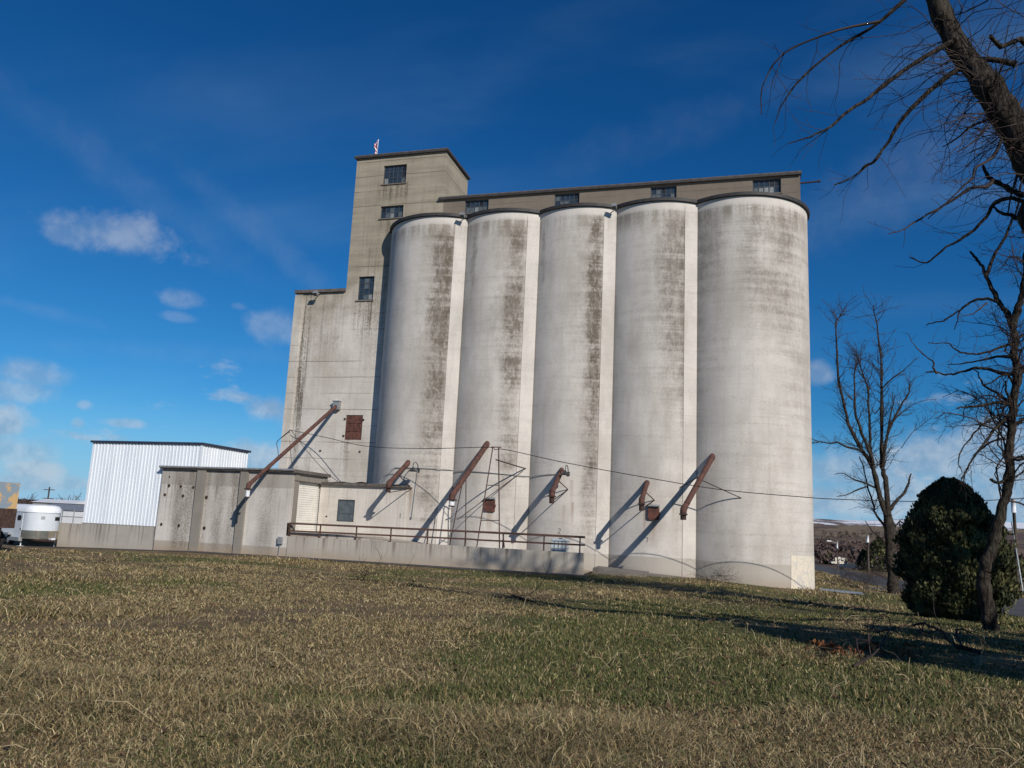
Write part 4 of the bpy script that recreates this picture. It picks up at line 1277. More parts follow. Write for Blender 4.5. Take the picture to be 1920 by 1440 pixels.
def unit(v):
    return v/(np.linalg.norm(v)+1e-9)
class Tree:
    cap = None
    def __init__(self, seed, rmin=.006, up=.25, kink=.22, dens=1.0, maxlev=5, slim=.0105):
        self.slim = slim
        self.R = np.random.default_rng(seed)
        self.thick, self.thin = MB(), MB()
        self.rmin, self.up, self.kink, self.dens, self.maxlev = rmin, up, kink, dens, maxlev
        self.count = 0
    def emit(self, P, rad):
        r = max(rad)
        if r > .035:
            self.thick.tube(P, rad, 12 if r > .12 else 7, caps=True)
        else:
            self.thin.tube(P, rad, 4 if r > .015 else 3, caps=False)
        self.count += 1
    def limb(self, pts, r0, r1, lev=0, spawn=(.25, 1.0), n=None, wob=.03, kids=1.0, droop=0.0, cap=None):
        """explicit limb through given points, then random side shoots"""
        P = curve_pts(pts, 7)
        L = np.linalg.norm(np.diff(P, axis=0), axis=1).sum()
        J = self.R.normal(0, wob*min(1, r0*6+.25), P.shape)
        J = (J+np.roll(J, 1, 0)+np.roll(J, 2, 0))/2.2
        P[1:] += J[1:]*np.linspace(0, 1, len(P))[1:, None]**.3
        rad = np.linspace(r0, r1, len(P))
        jr = self.R.normal(0, .13, len(P))
        rad = rad*(1+(jr+np.roll(jr, 1)+np.roll(jr, 2))/3)
        self.emit(P, list(rad))
        self.cap = cap
        self.shoots(P, rad, L, lev, spawn, kids, droop)
        self.cap = None
    def shoots(self, P, rad, L, lev, spawn, kids=1.0, droop=0.0):
        if lev >= self.maxlev:
            return
        n = int(max(1, L*(1.5, 2.4, 3.4, 4.2, 4.0, 4.0)[lev]*self.dens*kids))
        ts = np.sort(self.R.uniform(spawn[0], spawn[1], n))
        for t in ts:
            i = min(len(P)-2, int(t*(len(P)-1)))
            r = rad[i]
            d = unit(P[min(i+1, len(P)-1)]-P[max(i-1, 0)])
            s = self.R.normal(0, 1, 3)
            s = unit(s-d*np.dot(s, d))
            k = self.R.uniform(.6, 1.3)
            nd = unit(d*.75+s*k+np.array((0, 0, self.up-droop)))
            ln = L*self.R.uniform(.22, .5)*(1.05-.5*t)
            ln = min(ln, r*110+.25)
            if self.cap:
                ln = min(ln, self.cap*self.R.uniform(.4, 1.0))
            rr_ = min(r*.62, max(self.rmin, ln*self.slim))
            if ln > .12:
                self.grow(P[i], nd, ln, rr_, lev+1, droop)
    def grow(self, p, d, L, r, lev, droop=0.0):
        n = max(3, int(L/.22)+2)
        n = min(n, 9)
        P = [np.array(p, float)]
        st = L/(n-1)
        for i in range(n-1):
            d = unit(d+self.R.normal(0, self.kink, 3)+np.array((0, 0, (self.up*.25-droop)*.35)))
            P.append(P[-1]+d*st)
        P = np.array(P)
        rad = np.linspace(r, max(self.rmin*.6, r*.35), n)
        self.emit(P, list(rad))
        if r > self.rmin*1.05:
            self.shoots(P, rad, L, lev, (.15, 1.0), 1.0, droop)
        elif lev < self.maxlev and self.R.random() < .6:
            self.shoots(P, rad, L, self.maxlev-1, (.2, 1.0), .7, droop)
    def build(self, name, label, base, cat='tree', group=None):
        t = thing(name, label, cat, base, group)
        mesh_obj('trunk', self.thick, M_bark, t, smooth='all')
        mesh_obj('crown', self.thin, M_twig, t, smooth='all')
        return t

def onp(P, Y, dep=0.0):
    return [on_y(a, b, Y+dep*i) for i, (a, b) in enumerate(P)]

# --- tree behind the evergreen (many upright stems)
b = at_ground(1677, 1113)
Y0 = b[1]
T = Tree(3, rmin=.0075, up=.3, dens=1.4, kink=.2)
s0 = lambda a: on_y(a[0], a[1], Y0)
px2m = Y0/FPX*1.02
T.limb([b-np.array((0, 0, .3)), s0((1674, 1085)), s0((1671, 1040)), s0((1669, 1000)), s0((1664, 965))], .38, .30, spawn=(.95, 1))
T.limb([b-np.array((0, 0, .2)), s0((1675, 1104)), s0((1674, 1092))], .50, .35, spawn=(.98, 1), kids=.01)
def st(P, r0, r1, dep, **k):
    T.limb(onp(P, Y0, dep), r0, r1, 0, **{'cap': 2.5, 'kids': 2.6, **k})
st([(1664, 970), (1656, 950), (1648, 925), (1640, 890), (1632, 868), (1618, 846), (1594, 802), (1583, 759), (1572, 704), (1569, 649), (1568, 606), (1581, 588)], .20, .03, .08, spawn=(.3, 1))
st([(1640, 890), (1633, 853), (1612, 802), (1603, 759), (1602, 704), (1607, 680)], .13, .035, -.15)
st([(1648, 925), (1636, 870), (1631, 824), (1629, 759), (1627, 726), (1614, 689), (1608, 665)], .12, .03, .2)
st([(1667, 985), (1664, 940), (1660, 900), (1655, 880), (1653, 855), (1653, 759), (1653, 704), (1651, 660), (1643, 605), (1638, 573)], .21, .025, .06, spawn=(.3, 1))
st([(1655, 880), (1662, 824), (1673, 792), (1690, 759), (1704, 735), (1708, 715)], .12, .025, -.2)
st([(1670, 955), (1680, 940), (1695, 925), (1703, 905), (1708, 889)], .12, .05, .15)
st([(1662, 824), (1672, 770), (1678, 740)], .07, .02, .2)
st([(1653, 730), (1670, 712), (1690, 698), (1703, 686), (1718, 672)], .06, .015, -.2)
st([(1653, 760), (1641, 775), (1634, 768)], .05, .02, .2)
st([(1618, 846), (1587, 837), (1570, 830), (1555, 831), (1526, 824), (1505, 810)], .085, .015, -.2)
st([(1640, 914), (1620, 905), (1605, 900), (1592, 893), (1580, 887), (1565, 889)], .075, .02, .2)
st([(1625, 912), (1600, 922), (1585, 928), (1569, 931)], .06, .02, -.2)
st([(1669, 1008), (1657, 985), (1641, 962), (1637, 945), (1628, 915), (1620, 880), (1612, 855)], .10, .03, .2)
st([(1665, 1025), (1650, 1007), (1635, 995), (1622, 976)], .08, .02, -.1)
st([(1677, 1050), (1690, 1028), (1695, 995), (1700, 975)], .08, .02, .2)
st([(1672, 1005), (1680, 985), (1692, 972)], .07, .02, -.2)
st([(1668, 1048), (1650, 1045), (1630, 1040)], .05, .02, -.2)
st([(1690, 840), (1710, 812), (1735, 792), (1760, 770)], .03, .01, .2)
st([(1673, 792), (1690, 775), (1720, 755), (1755, 748)], .05, .012, .2)
T.build('bare_tree', 'leafless many-stemmed tree between the end silo and the evergreen', b, group='bare trees')

# --- leaning bare tree in front of the evergreen
b = at_ground(1860, 1184)
Y1 = b[1]
T = Tree(9, rmin=.0055, up=.02, kink=.3, dens=2.3, slim=.009)
tr = [(1857, 1168), (1852, 1140), (1846, 1100), (1845, 1075), (1850, 1056), (1861, 1025), (1869, 992), (1884, 938), (1893, 893), (1893, 853), (1897, 800), (1900, 759), (1906, 704), (1903, 660), (1900, 625), (1899, 603)]
T.limb([b-np.array((0, 0, .3)), b+np.array((0, 0, .02))]+onp(tr, Y1, .0),    .185, .085, spawn=(.52, 1), kids=1.6, wob=.02)
T.limb([b-np.array((0, 0, .25)), on_y(1857, 1170, Y1), on_y(1853, 1148, Y1)], .27, .17, spawn=(.98, 1), kids=.01)
def ta(P, r0, r1, dep, **k):
    T.limb(onp(P, Y1, dep), r0, r1, 0, **k)
ta([(1899, 610), (1886, 585), (1872, 566), (1859, 540), (1849, 515), (1838, 495), (1820, 470)], .085, .03, .15, spawn=(.2, 1))
ta([(1849, 515), (1865, 480), (1882, 450), (1896, 416), (1910, 380), (1918, 330)], .05, .02, -.1)
ta([(1899, 608), (1908, 580), (1914, 560), (1920, 520), (1925, 470), (1932, 400), (1940, 320), (1950, 220)], .10, .05, -.05, kids=1.3)
ta([(1872, 566), (1850, 560), (1830, 562), (1812, 572), (1795, 585), (1770, 600), (1750, 606), (1735, 608)], .045, .012, .1)
ta([(1812, 572), (1800, 582), (1795, 600), (1789, 618)], .025, .01, .1)
ta([(1850, 568), (1840, 577), (1825, 588), (1805, 592)], .03, .01, -.2)
ta([(1902, 702), (1880, 700), (1850, 692), (1830, 691), (1805, 697), (1785, 702), (1765, 701), (1737, 696)], .055, .018, .1, kids=.8)
ta([(1757, 701), (1750, 690), (1752, 680), (1740, 670), (1722, 655), (1710, 640), (1703, 627)], .03, .008, .05)
ta([(1900, 645), (1880, 650), (1850, 660), (1820, 664), (1795, 658), (1778, 643), (1740, 643)], .04, .01, -.2)
ta([(1900, 670), (1870, 668), (1840, 675), (1810, 680), (1775, 684)], .045, .01, .25)
ta([(1901, 720), (1885, 702), (1855, 718), (1842, 722)], .035, .012, -.2)
ta([(1898, 757), (1880, 745), (1865, 735), (1845, 722), (1835, 705), (1825, 690)], .05, .012, .15)
ta([(1897, 758), (1887, 735), (1884, 715)], .04, .02, -.2)
ta([(1897, 758), (1870, 756), (1840, 760), (1815, 763), (1795, 764)], .05, .02, -.1)
ta([(1895, 758), (1880, 764), (1867, 768)], .04, .02, .1)
ta([(1890, 780), (1872, 780), (1850, 790), (1830, 808), (1815, 828), (1800, 850), (1796, 870), (1805, 885)], .035, .01, -.1, droop=.3)
ta([(1908, 768), (1885, 785), (1865, 805), (1845, 832), (1828, 855), (1815, 875), (1805, 895), (1797, 905)], .045, .012, -.15, droop=.3)
ta([(1885, 820), (1860, 828), (1840, 842), (1825, 860), (1812, 882), (1806, 905)], .03, .009, .1, droop=.4)
ta([(1888, 876), (1870, 870), (1850, 858), (1838, 852)], .02, .01, -.1)
ta([(1893, 895), (1872, 905), (1858, 899)], .045, .035, -.3, kids=.4)
ta([(1900, 640), (1915, 630), (1940, 615)], .05, .02, .2)
ta([(1905, 700), (1925, 690), (1960, 650), (1990, 640)], .06, .02, .1)
ta([(1898, 800), (1920, 785), (1950, 770)], .05, .02, .2)
ta([(1893, 860), (1910, 862), (1940, 850)], .05, .02, -.2)
T.build('bare_tree', 'leaning leafless tree with rough bark in front of the evergreen', b, group='bare trees')

# --- big old tree standing off to the right; its limbs hang into the view and its crown shades the field
def old_tree(seed, base, h, r, reach, name, label, extra=(), dens=1.0, n=9, rmin=.009, slim=.0105):
    global T
    T = Tree(seed, rmin=rmin, up=.12, kink=.26, dens=dens, maxlev=4, slim=slim)
    bx, by = base
    bz = float(gz(bx, by))
    B = np.array((bx, by, bz))
    R_ = np.random.default_rng(seed)
    topz = h*.5
    T.limb([B-np.array((0, 0, .3)), B+np.array((.1, 0, h*.12)), B+np.array((.25, .1, h*.3)), B+np.array((.1, .3, topz))], r, r*.6, spawn=(.6, 1))
    for i in range(n):
        th = 2*math.pi*i/n+R_.uniform(-.3, .3)
        z0 = R_.uniform(.28, .5)*h
        d = np.array((math.cos(th), math.sin(th), 0))
        q_ = R_.uniform(.65, 1.05)*reach
        zz = R_.uniform(.35, .9)*h
        P0 = B+np.array((.15, .1, z0))
        T.limb([P0, P0+d*q_*.35+np.array((0, 0, (zz-z0)*.5)), P0+d*q_*.7+np.array((0, 0, (zz-z0)*.85)), P0+d*q_+np.array((0, 0, zz-z0))], r*.38, r*.06, spawn=(.15, 1), wob=.12)
    for (pts, r0, r1, kw) in extra:
        T.limb(pts, r0, r1, **{'wob': .014, **kw})
    return T.build(name, label, B, group='bare trees')
YB = 12.5
hx = 9.2
lim = lambda P, dep=0: onp(P, YB, dep)
ex = [
    # thick limb crossing the upper right corner
    ([np.array((hx+.1, YB-.6, 4.5)), on_y(2010, 430, YB-.2), on_y(1960, 345, YB), on_y(1915, 262, YB), on_y(1880, 205, YB), on_y(1845, 150, YB), on_y(1790, 70, YB+.2), on_y(1740, -40, YB+.3), on_y(1690, -160, YB+.4)], .26, .13, dict(spawn=(.2, .8), kids=13, droop=.25, wob=.02, cap=1.9)),
    (lim([(1905, 120), (1840, 112), (1780, 140), (1725, 188), (1690, 225), (1665, 265), (1640, 300), (1622, 312), (1600, 332), (1563, 348)], .05), .05, .008, dict(spawn=(.25, 1), kids=2.3 )),
    (lim([(1790, 75), (1730, 110), (1670, 150), (1630, 183), (1595, 205), (1560, 235), (1535, 248), (1510, 260), (1478, 268)], -.05), .045, .007, dict(spawn=(.4, 1), kids=2.1 )),
    (lim([(1740, -40), (1650, 40), (1570, 90), (1500, 150), (1470, 190), (1452, 232)], .08), .035, .006, dict(spawn=(.3, 1), kids=1.8 )),
    (lim([(1650, 40), (1560, 60), (1470, 100), (1430, 160), (1428, 215)], -.08), .025, .006, dict(spawn=(.3, 1), kids=1.8 )),
    (lim([(1880, 215), (1850, 225), (1820, 238), (1790, 262), (1768, 275)], .1), .03, .008, dict(spawn=(.1, 1), kids=4.2 )),
    (lim([(1905, 250), (1885, 250), (1868, 285), (1850, 303), (1830, 315), (1822, 335), (1805, 350), (1770, 385), (1740, 410)], -.05), .028, .007, dict(spawn=(.1, 1), kids=3.1 )),
    (lim([(1990, 372), (1930, 367), (1905, 362), (1880, 348), (1862, 338), (1848, 325), (1844, 310)], .1), .055, .02, dict(spawn=(.2, 1), kids=2.1 )),
    (lim([(1862, 338), (1850, 350), (1822, 352), (1800, 366), (1775, 382), (1740, 402), (1710, 420), (1688, 432), (1665, 437)], -.06), .03, .006, dict(spawn=(.2, 1), kids=2.6 )),
    (lim([(1985, 400), (1920, 378), (1888, 372), (1862, 385), (1850, 405), (1825, 432), (1800, 450), (1775, 462), (1745, 488), (1730, 492), (1705, 482)], .08), .035, .008, dict(spawn=(.3, 1), kids=2.3 )),
    (lim([(1960, 440), (1925, 420), (1900, 405), (1875, 398), (1862, 385)], .1), .04, .015, dict(spawn=(.2, 1), kids=2.1 )),
    (lim([(1915, 190), (1880, 220), (1850, 240), (1820, 270), (1795, 285)], -.1), .02, .006, dict(spawn=(.2, 1), kids=4.2 )),
    (lim([(1925, 270), (1910, 320), (1895, 370), (1890, 400)], .1), .025, .008, dict(spawn=(.2, 1), kids=3.1 )),
]
old_tree(21, (hx, YB-.6), 15.0, .42, 6.5, 'bare_tree', 'large old bare tree whose limbs hang into the upper right corner', ex, dens=.85, n=7, rmin=.0045, slim=.0058)
old_tree(33, (14.4, 21.7), 23.5, .5, 5.0, 'bare_tree', 'tall bare tree at the right edge beyond the leaning tree', dens=1.35, n=20, rmin=.03, slim=.015)
old_tree(41, (16.8, 9.6), 13.5, .40, 6.0, 'bare_tree', 'broad bare tree off the right edge shading the field', dens=.9, n=11, rmin=.012, slim=.011)

# ------------------------------------------------------------------ evergreen
def leaf_mat(name, c1, c2, c3, sc=.8):
    m, q = material(name)
    p = q.n('ShaderNodeNewGeometry')
    at_ = q.n('ShaderNodeAttribute', {'attribute_name': 'tint'}, out=2)
    n1 = q.noise(p, sc, 3, .6)
    col = q.mix(q.mr(n1, .42, .62), c1, c2)
    col = q.mix(at_, col, c3)
    return finish(m, q, col, .75, None, 0, 0, 0, .2)
M_leaf = leaf_mat('evergreen_leaf', (.045, .052, .023), (.068, .07, .03), (.20, .185, .07))
def spray_cloud(name, parent, C, rx, rz, n, size, seed, m_, lump=.16, top=1.0, base=0.0, profile=None):
    R_ = np.random.default_rng(seed)
    th = R_.uniform(0, 2*np.pi, n)
    h = R_.uniform(0, 1, n)**.9
    prof = profile(h) if profile else np.sin(np.pi*np.clip(.12+h*.88, 0, 1))**.6
    rad = np.clip(1-np.abs(R_.normal(0, .16, n)), .25, 1.0)
    lumpy = 1+lump*((fbm(th*2.2+seed, h*7, 1.3, 3)-.5)*2+(fbm(th*1.1+seed, h*3, 3.7, 2)-.5)*.7)
    rr_ = rx*prof*rad*lumpy*np.where(R_.random(n) < .05, R_.uniform(1.02, 1.13, n), 1.0)
    P = np.stack([C[0]+rr_*np.cos(th), C[1]+rr_*np.sin(th), C[2]+base+h*rz*(1+.05*(fbm(th*2, h*3, 1.0, 2)-.5))], -1)
    out = np.stack([np.cos(th), np.sin(th), np.full(n, .25)], -1)
    # flat vertical sprays: long axis up/out, two crossed-ish quads with notched tip
    up = np.stack([np.cos(th)*.45, np.sin(th)*.45, np.full(n, 1.0)], -1)+R_.normal(0, .35, (n, 3))
    up /= np.linalg.norm(up, axis=1)[:, None]
    sd = np.cross(up, out+R_.normal(0, .7, (n, 3)))
    sd /= np.linalg.norm(sd, axis=1)[:, None]
    L = size*R_.uniform(.6, 1.4, n)[:, None]
    W = L*R_.uniform(.28, .5, n)[:, None]
    v = np.stack([P-up*L*.5, P+sd*W*.6, P+up*L*.55+sd*W*.25, P+up*L*.35, P+up*L*.5-sd*W*.35, P-sd*W*.6], 1).reshape(-1, 3)
    idx = np.arange(n)*6
    F = np.concatenate([np.stack([idx, idx+1, idx+2, idx+3], -1), np.stack([idx, idx+3, idx+4, idx+5], -1)])
    me = bpy.data.meshes.new(name)
    L0 = root_loc(parent)
    me.from_pydata((v-L0).tolist(), [], F.tolist())
    tint = sst(.54, .68, fbm(th*2.6+3, h*5, 1.3, 3))*(rad > .84)*R_.uniform(.2, 1.0, n)
    a = me.attributes.new('tint', 'FLOAT', 'POINT')
    a.data.foreach_set('value', np.repeat(tint, 6).astype(np.float32))
    me.materials.append(m_)
    o = bpy.data.objects.new(name, me)
    COL.objects.link(o)
    o.parent = parent
    return o
b = at_ground(1792, 1162)
kk = float(np.dot(b, CF))/FPX
EV = thing('evergreen', 'dense dark egg-shaped evergreen behind the leaning tree', 'evergreen', b)
mesh_obj('trunk', MB().tube([b-np.array((0, 0, .2)), b+np.array((0, 0, 1.2)), b+np.array((.05, 0, 3.2))], [.13, .10, .03], 8), M_bark, EV, smooth='all')
hgt = 268*kk*.97
def prof_e(h):
    return np.interp(h, [0, .06, .2, .4, .6, .75, .88, .96, 1], [.62, .8, .97, 1.0, .91, .76, .53, .32, .10])
spray_cloud('crown', EV, b, 96*kk*.95, hgt, 52000, .13, 5, M_leaf, .36, profile=prof_e)

for i, (x_, y_, h_, w_, lb) in enumerate(((8.6, 10.6, 6.2, 2.0, 'dark evergreen just off the right edge nearest the viewer'), (13.2, 12.2, 7.5, 2.3, 'taller dark evergreen off the right edge behind the nearest one'))):
    b2 = np.array((x_, y_, float(gz(x_, y_))))
    t = thing('evergreen', lb, 'evergreen', b2)
    mesh_obj('trunk', MB().tube([b2-np.array((0, 0, .2)), b2+np.array((0, 0, h_*.7))], [.16, .04], 8), M_bark, t, smooth='all')
    spray_cloud('crown', t, b2, w_, h_, 6500, .26, 50+i, M_leaf, .3, profile=prof_e)

# ------------------------------------------------------------------ poles
M_pole = plain('pole_wood', (.13, .10, .08), .9, 0, .2, .4, 4)
def pole(label, px, py, pytop, r, cat='utility pole', arms=0, cap=None, mat=None, lamp=False, at_=None):
    b = at_ground(px, py) if at_ is None else at_
    top = on_y(px, pytop, b[1])[2]
    t = thing('utility_pole', label, cat, b, 'poles')
    tt = np.array((b[0], b[1], top))
    mesh_obj('shaft', MB().tube([b-np.array((0, 0, .3)), tt], [r, r*.75], 8), mat or M_pole, t, smooth='all')
    for k in range(arms):
        z = top-.5-k*1.6
        mesh_obj('crossarm', MB().box(b[0]-1.2, b[0]+1.2, b[1]-.08, b[1]+.08, z-.07, z+.07), M_pole, t)
    if cap:
        mesh_obj('cap', MB().tube([(b[0], b[1], top-cap), (b[0], b[1], top+.04)], r*1.12, 8), M_white, t, smooth='all')
    if lamp:
        mesh_obj('lamp_arm', MB().tube([(b[0], b[1], top-.3), (b[0]-1.2, b[1]-.4, top+.1)], .05, 6), M_galv, t)
        mesh_obj('lamp_head', MB().obox((b[0]-1.5, b[1]-.5, top+.1), (.4, .1, 0), (0, .18, 0), (0, 0, .1)), M_white, t)
    return t, b
t, b = pole('weathered wooden pole with a white top at the right edge', 1911, 1116, 936, .16, cap=1.1)
mesh_obj('guard', MB().tube([(b[0]+.28, b[1]-.15, b[2]-.1), (b[0]-.25, b[1]-.1, b[2]+5.8)], .045, 6), M_tote, t, smooth='all')
mesh_obj('guard', MB().tube([(b[0]-.45, b[1]-.1, b[2]-.1), (b[0]-.45, b[1]-.1, b[2]+.8)], .09, 8), M_tote, t, smooth='all')
pole('thin pale pole standing closest to the end silo by the road', 1546, 1054, 1010, .22)
pole('street light pole with a white head beside the motorhome', 1571, 1071, 1016, .12, cap=1.2, lamp=True)
pole('wooden pole with crossarms on the dry verge left of the many-stemmed tree', 1629, 1080, 1004, .17, arms=1, cap=1.0)

# ------------------------------------------------------------------ motorhome and parked cars on the far side of the road
M_rv = plain('motorhome_cream', (.62, .58, .48), .45, 0, .4, .08, .5)
def vehicle_frame(px, py, ang):
    b = at_ground(px, py)
    h = np.array((math.cos(ang), math.sin(ang), 0))
    s = np.array((-h[1], h[0], 0))
    return b, h, s
b, h, s = vehicle_frame(1572, 1059.5, R(205))
k_ = b[1]/110.0
RVL = lambda a, c, z: b+h*a+s*c+np.array((0, 0, z))
RV = thing('motorhome', 'cream motorhome parked across the road beside the street light', 'motorhome', b)
def extr(P, w, L):
    """profile P [(a,z)] extruded over width +-w"""
    mb = MB()
    n = len(P)
    for c in (-w, w):
        for (a, z) in P:
            mb.v.append(tuple(L(a, c, z)))
    mb.f = [tuple(range(n)), tuple(reversed(range(n, 2*n)))]+[(i, n+i, n+(i+1) % n, (i+1) % n) for i in range(n)]
    return mb
mesh_obj('body', extr([(-3.6, .55), (3.0, .55), (3.9, .75), (3.95, 1.15), (3.1, 1.35), (2.6, 2.05), (3.4, 2.2), (3.5, 2.6), (3.1, 3.05), (-3.6, 3.1)], 1.15, RVL), M_rv, RV)
for (a0, a1, z0, z1) in ((2.0, 2.7, 1.45, 2.0), (.4, 1.3, 1.7, 2.3), (-1.7, -.5, 1.75, 2.3), (2.5, 3.1, 2.4, 2.75), (-3.3, -2.5, 1.7, 2.3)):
    for c in (-1.16, 1.16):
        mesh_obj('window', MB().obox(RVL((a0+a1)/2, c, (z0+z1)/2), h*(a1-a0)/2, s*.03, (0, 0, (z1-z0)/2)), M_glass3, RV)
for a in (2.7, -2.0):
    for c in (-1.0, 1.0):
        mesh_obj('wheel', MB().tube([RVL(a, c-.12, .38), RVL(a, c+.17*np.sign(c), .38)], .38, 12), M_black, RV, smooth=True)
mesh_obj('roof_unit', MB().obox(RVL(-.3, 0, 3.22), h*.5, s*.35, (0, 0, .12)), M_white, RV)
def car(label, px, py, ang, c, group='cars parked beyond the road'):
    b, h, s = vehicle_frame(px, py, ang)
    L = lambda a, w, z: b+h*a+s*w+np.array((0, 0, z))
    t = thing('parked_car', label, 'car', b, group)
    mp = plain('car_paint', c, .3, .3, .5, .05, 1)
    mesh_obj('body', extr([(-2.2, .3), (2.2, .3), (2.25, .6), (2.1, .78), (1.0, .92), (-2.15, .95), (-2.25, .7)], .86, L), mp, t)
    mesh_obj('cabin', extr([(.95, .93), (.3, 1.4), (-1.3, 1.42), (-2.0, .96)], .72, L), M_glass3, t)
    mesh_obj('roof', extr([(.25, 1.41), (.2, 1.46), (-1.25, 1.48), (-1.3, 1.43)], .7, L), mp, t)
    for a in (1.4, -1.4):
        for w in (-.78, .78):
            mesh_obj('wheel', MB().tube([L(a, w-.1, .32), L(a, w+.1, .32)], .32, 12), M_black, t, smooth=True)
    return t
car('dark blue car parked just right of the motorhome', 1590, 1067.5, R(190), (.03, .045, .08))
car('silver car parked behind the dark blue car', 1608, 1066, R(185), (.45, .47, .5))
car('black car parked right of the verge pole', 1644, 1068, R(170), (.03, .03, .032))
car('white car parked behind the many-stemmed tree', 1634, 1063.5, R(182), (.6, .62, .64))

# far conifers, bushes and roofs
def conifer(label, px, py, pytop, w, seed, group='dark conifers beyond the road', name='conifer', bz=None):
    b = at_ground(px, py)
    hh_ = on_y(px, pytop, b[1])[2]-b[2]
    t = thing(name, label, 'conifer', b, group)
    mesh_obj('trunk', MB().tube([b-np.array((0, 0, .3)), b+np.array((0, 0, hh_*.8))], [.25, .05], 6), M_bark, t)
    spray_cloud('crown', t, b, w, hh_, 1500, hh_*.09, seed, M_leaf, .3, profile=lambda h_: np.interp(h_, [0, .1, .4, .8, 1], [.6, .95, 1, .5, .05]))
conifer('small dark conifer behind the motorhome', 1553, 1058, 1030, 2.4, 61)
conifer('dark conifer right of the crossarm pole', 1650, 1072, 1008, 3.2, 62)
conifer('short dark conifer left of the crossarm pole', 1620, 1070, 1030, 1.6, 63)
conifer('dark conifer seen right of the evergreen behind the pole', 1893, 1092, 1030, 3.0, 64)

M_roofg = plain('green_roof', (.30, .42, .40), .6, 0, .3, .15, .5)
M_wallb = plain('far_wall', (.36, .34, .32), .8, 0, .2, .2, .5)
def house(label, px, py, w, d, hw, hr, roofm, wallm, name='house', cat='house', group='far houses'):
    b = at_ground(px, py)
    t = thing(name, label, cat, b, group)
    x, y, z = b
    mesh_obj('wall', MB().box(x-w, x+w, y-d, y+d, z-1, z+hw), wallm, t)
    mb = MB().add([(x-w-.4, y-d-.4, z+hw+.01), (x+w+.4, y-d-.4, z+hw+.01), (x+w+.4, y+d+.4, z+hw+.01), (x-w-.4, y+d+.4, z+hw+.01), (x-w-.4, y, z+hw+hr), (x+w+.4, y, z+hw+hr)],
                  [(0, 1, 5, 4), (2, 3, 4, 5), (1, 2, 5), (3, 0, 4), (3, 2, 1, 0)])
    mesh_obj('roof', mb, roofm, t)
    for k in (-.5, .4):
        mesh_obj('window', MB().box(x+k*w-.6, x+k*w+.6, y-d-.06, y-d-.003, z+hw*.4, z+hw*.8), M_glass3, t)
    return t
house('small far building with a pale green roof behind the many-stemmed tree', 1662, 1058, 5, 4, 3, 3.6, M_roofg, M_wallb)
house('long low far building with a light roof above the parked cars', 1590, 1040, 16, 5, 3, 1.2, M_galv, M_wallb)

# --- far left, beyond the retaining wall
def low_tree(label, px, py, pytop, w, seed, d=None, group='bare trees beyond the wall', name='far_bare_tree'):
    b = on_y(px, py, d)
    b[2] = float(gz(b[0], b[1]))
    hh_ = on_y(px, pytop, d)[2]-b[2]
    T = Tree(seed, rmin=.02, up=.3, kink=.25, dens=.55, maxlev=3)
    T.limb([b-np.array((0, 0, .3)), b+np.array((0, 0, hh_*.35))], hh_*.03, hh_*.022, spawn=(.9, 1))
    R_ = np.random.default_rng(seed)
    for i in range(9):
        th = R_.uniform(0, 6.28)
        o_ = np.array((math.cos(th)*w, math.sin(th)*w, 0))*R_.uniform(.4, 1)
        T.limb([b+np.array((0, 0, hh_*R_.uniform(.2, .35))), b+o_*.5+np.array((0, 0, hh_*.6)), b+o_+np.array((0, 0, hh_*R_.uniform(.75, 1)))], hh_*.015, hh_*.004, spawn=(.15, 1))
    return T.build(name, label, b, group=group)
low_tree('bare tree on the far skyline right of the old box body', 45, 945, 920, 4.5, 71, 130)
low_tree('taller bare tree on the far skyline just left of the shed', 128, 950, 921, 3.0, 72, 120)
low_tree('bushy bare tree on the far skyline touching the shed edge', 146, 950, 929, 4.0, 73, 115)
b = on_y(88, 948, 120)
b[2] = float(gz(b[0], b[1]))
pole('far power pole with two crossarms above the horse trailer', 88, 948, 913, .16, arms=2, at_=b)
def far_box(label, px, d, zt, w, mat, roofm, name='cabin'):
    b = on_y(px, 960, d)
    b[2] = float(gz(b[0], b[1]))
    t = thing(name, label, 'cabin', b, 'white cabins beyond the retaining wall')
    x, y, z = b
    mesh_obj('wall', MB().box(x-w, x+w, y-2, y+2, z-.5, zt), mat, t)
    mesh_obj('roof', MB().add([(x-w-.2, y-2.2, zt+.01), (x+w+.2, y-2.2, zt+.01), (x+w+.2, y+2.2, zt+.01), (x-w-.2, y+2.2, zt+.01), (x-w-.2, y, zt+.5), (x+w+.2, y, zt+.5)],
                              [(0, 1, 5, 4), (2, 3, 4, 5), (1, 2, 5), (3, 0, 4), (3, 2, 1, 0)]), roofm, t)
    mesh_obj('window', MB().box(x-w*.3, x+w*.1, y-2.05, y-2.003, zt-1.3, zt-.6), M_glass3, t)
far_box('white cabin seen between the horse trailer and the shed', 140, 62, -.45, 2.6, M_white, M_galv)
far_box('farther white roofed cabin above the horse trailer roof', 120, 90, .15, 3.5, M_wallb, M_white)

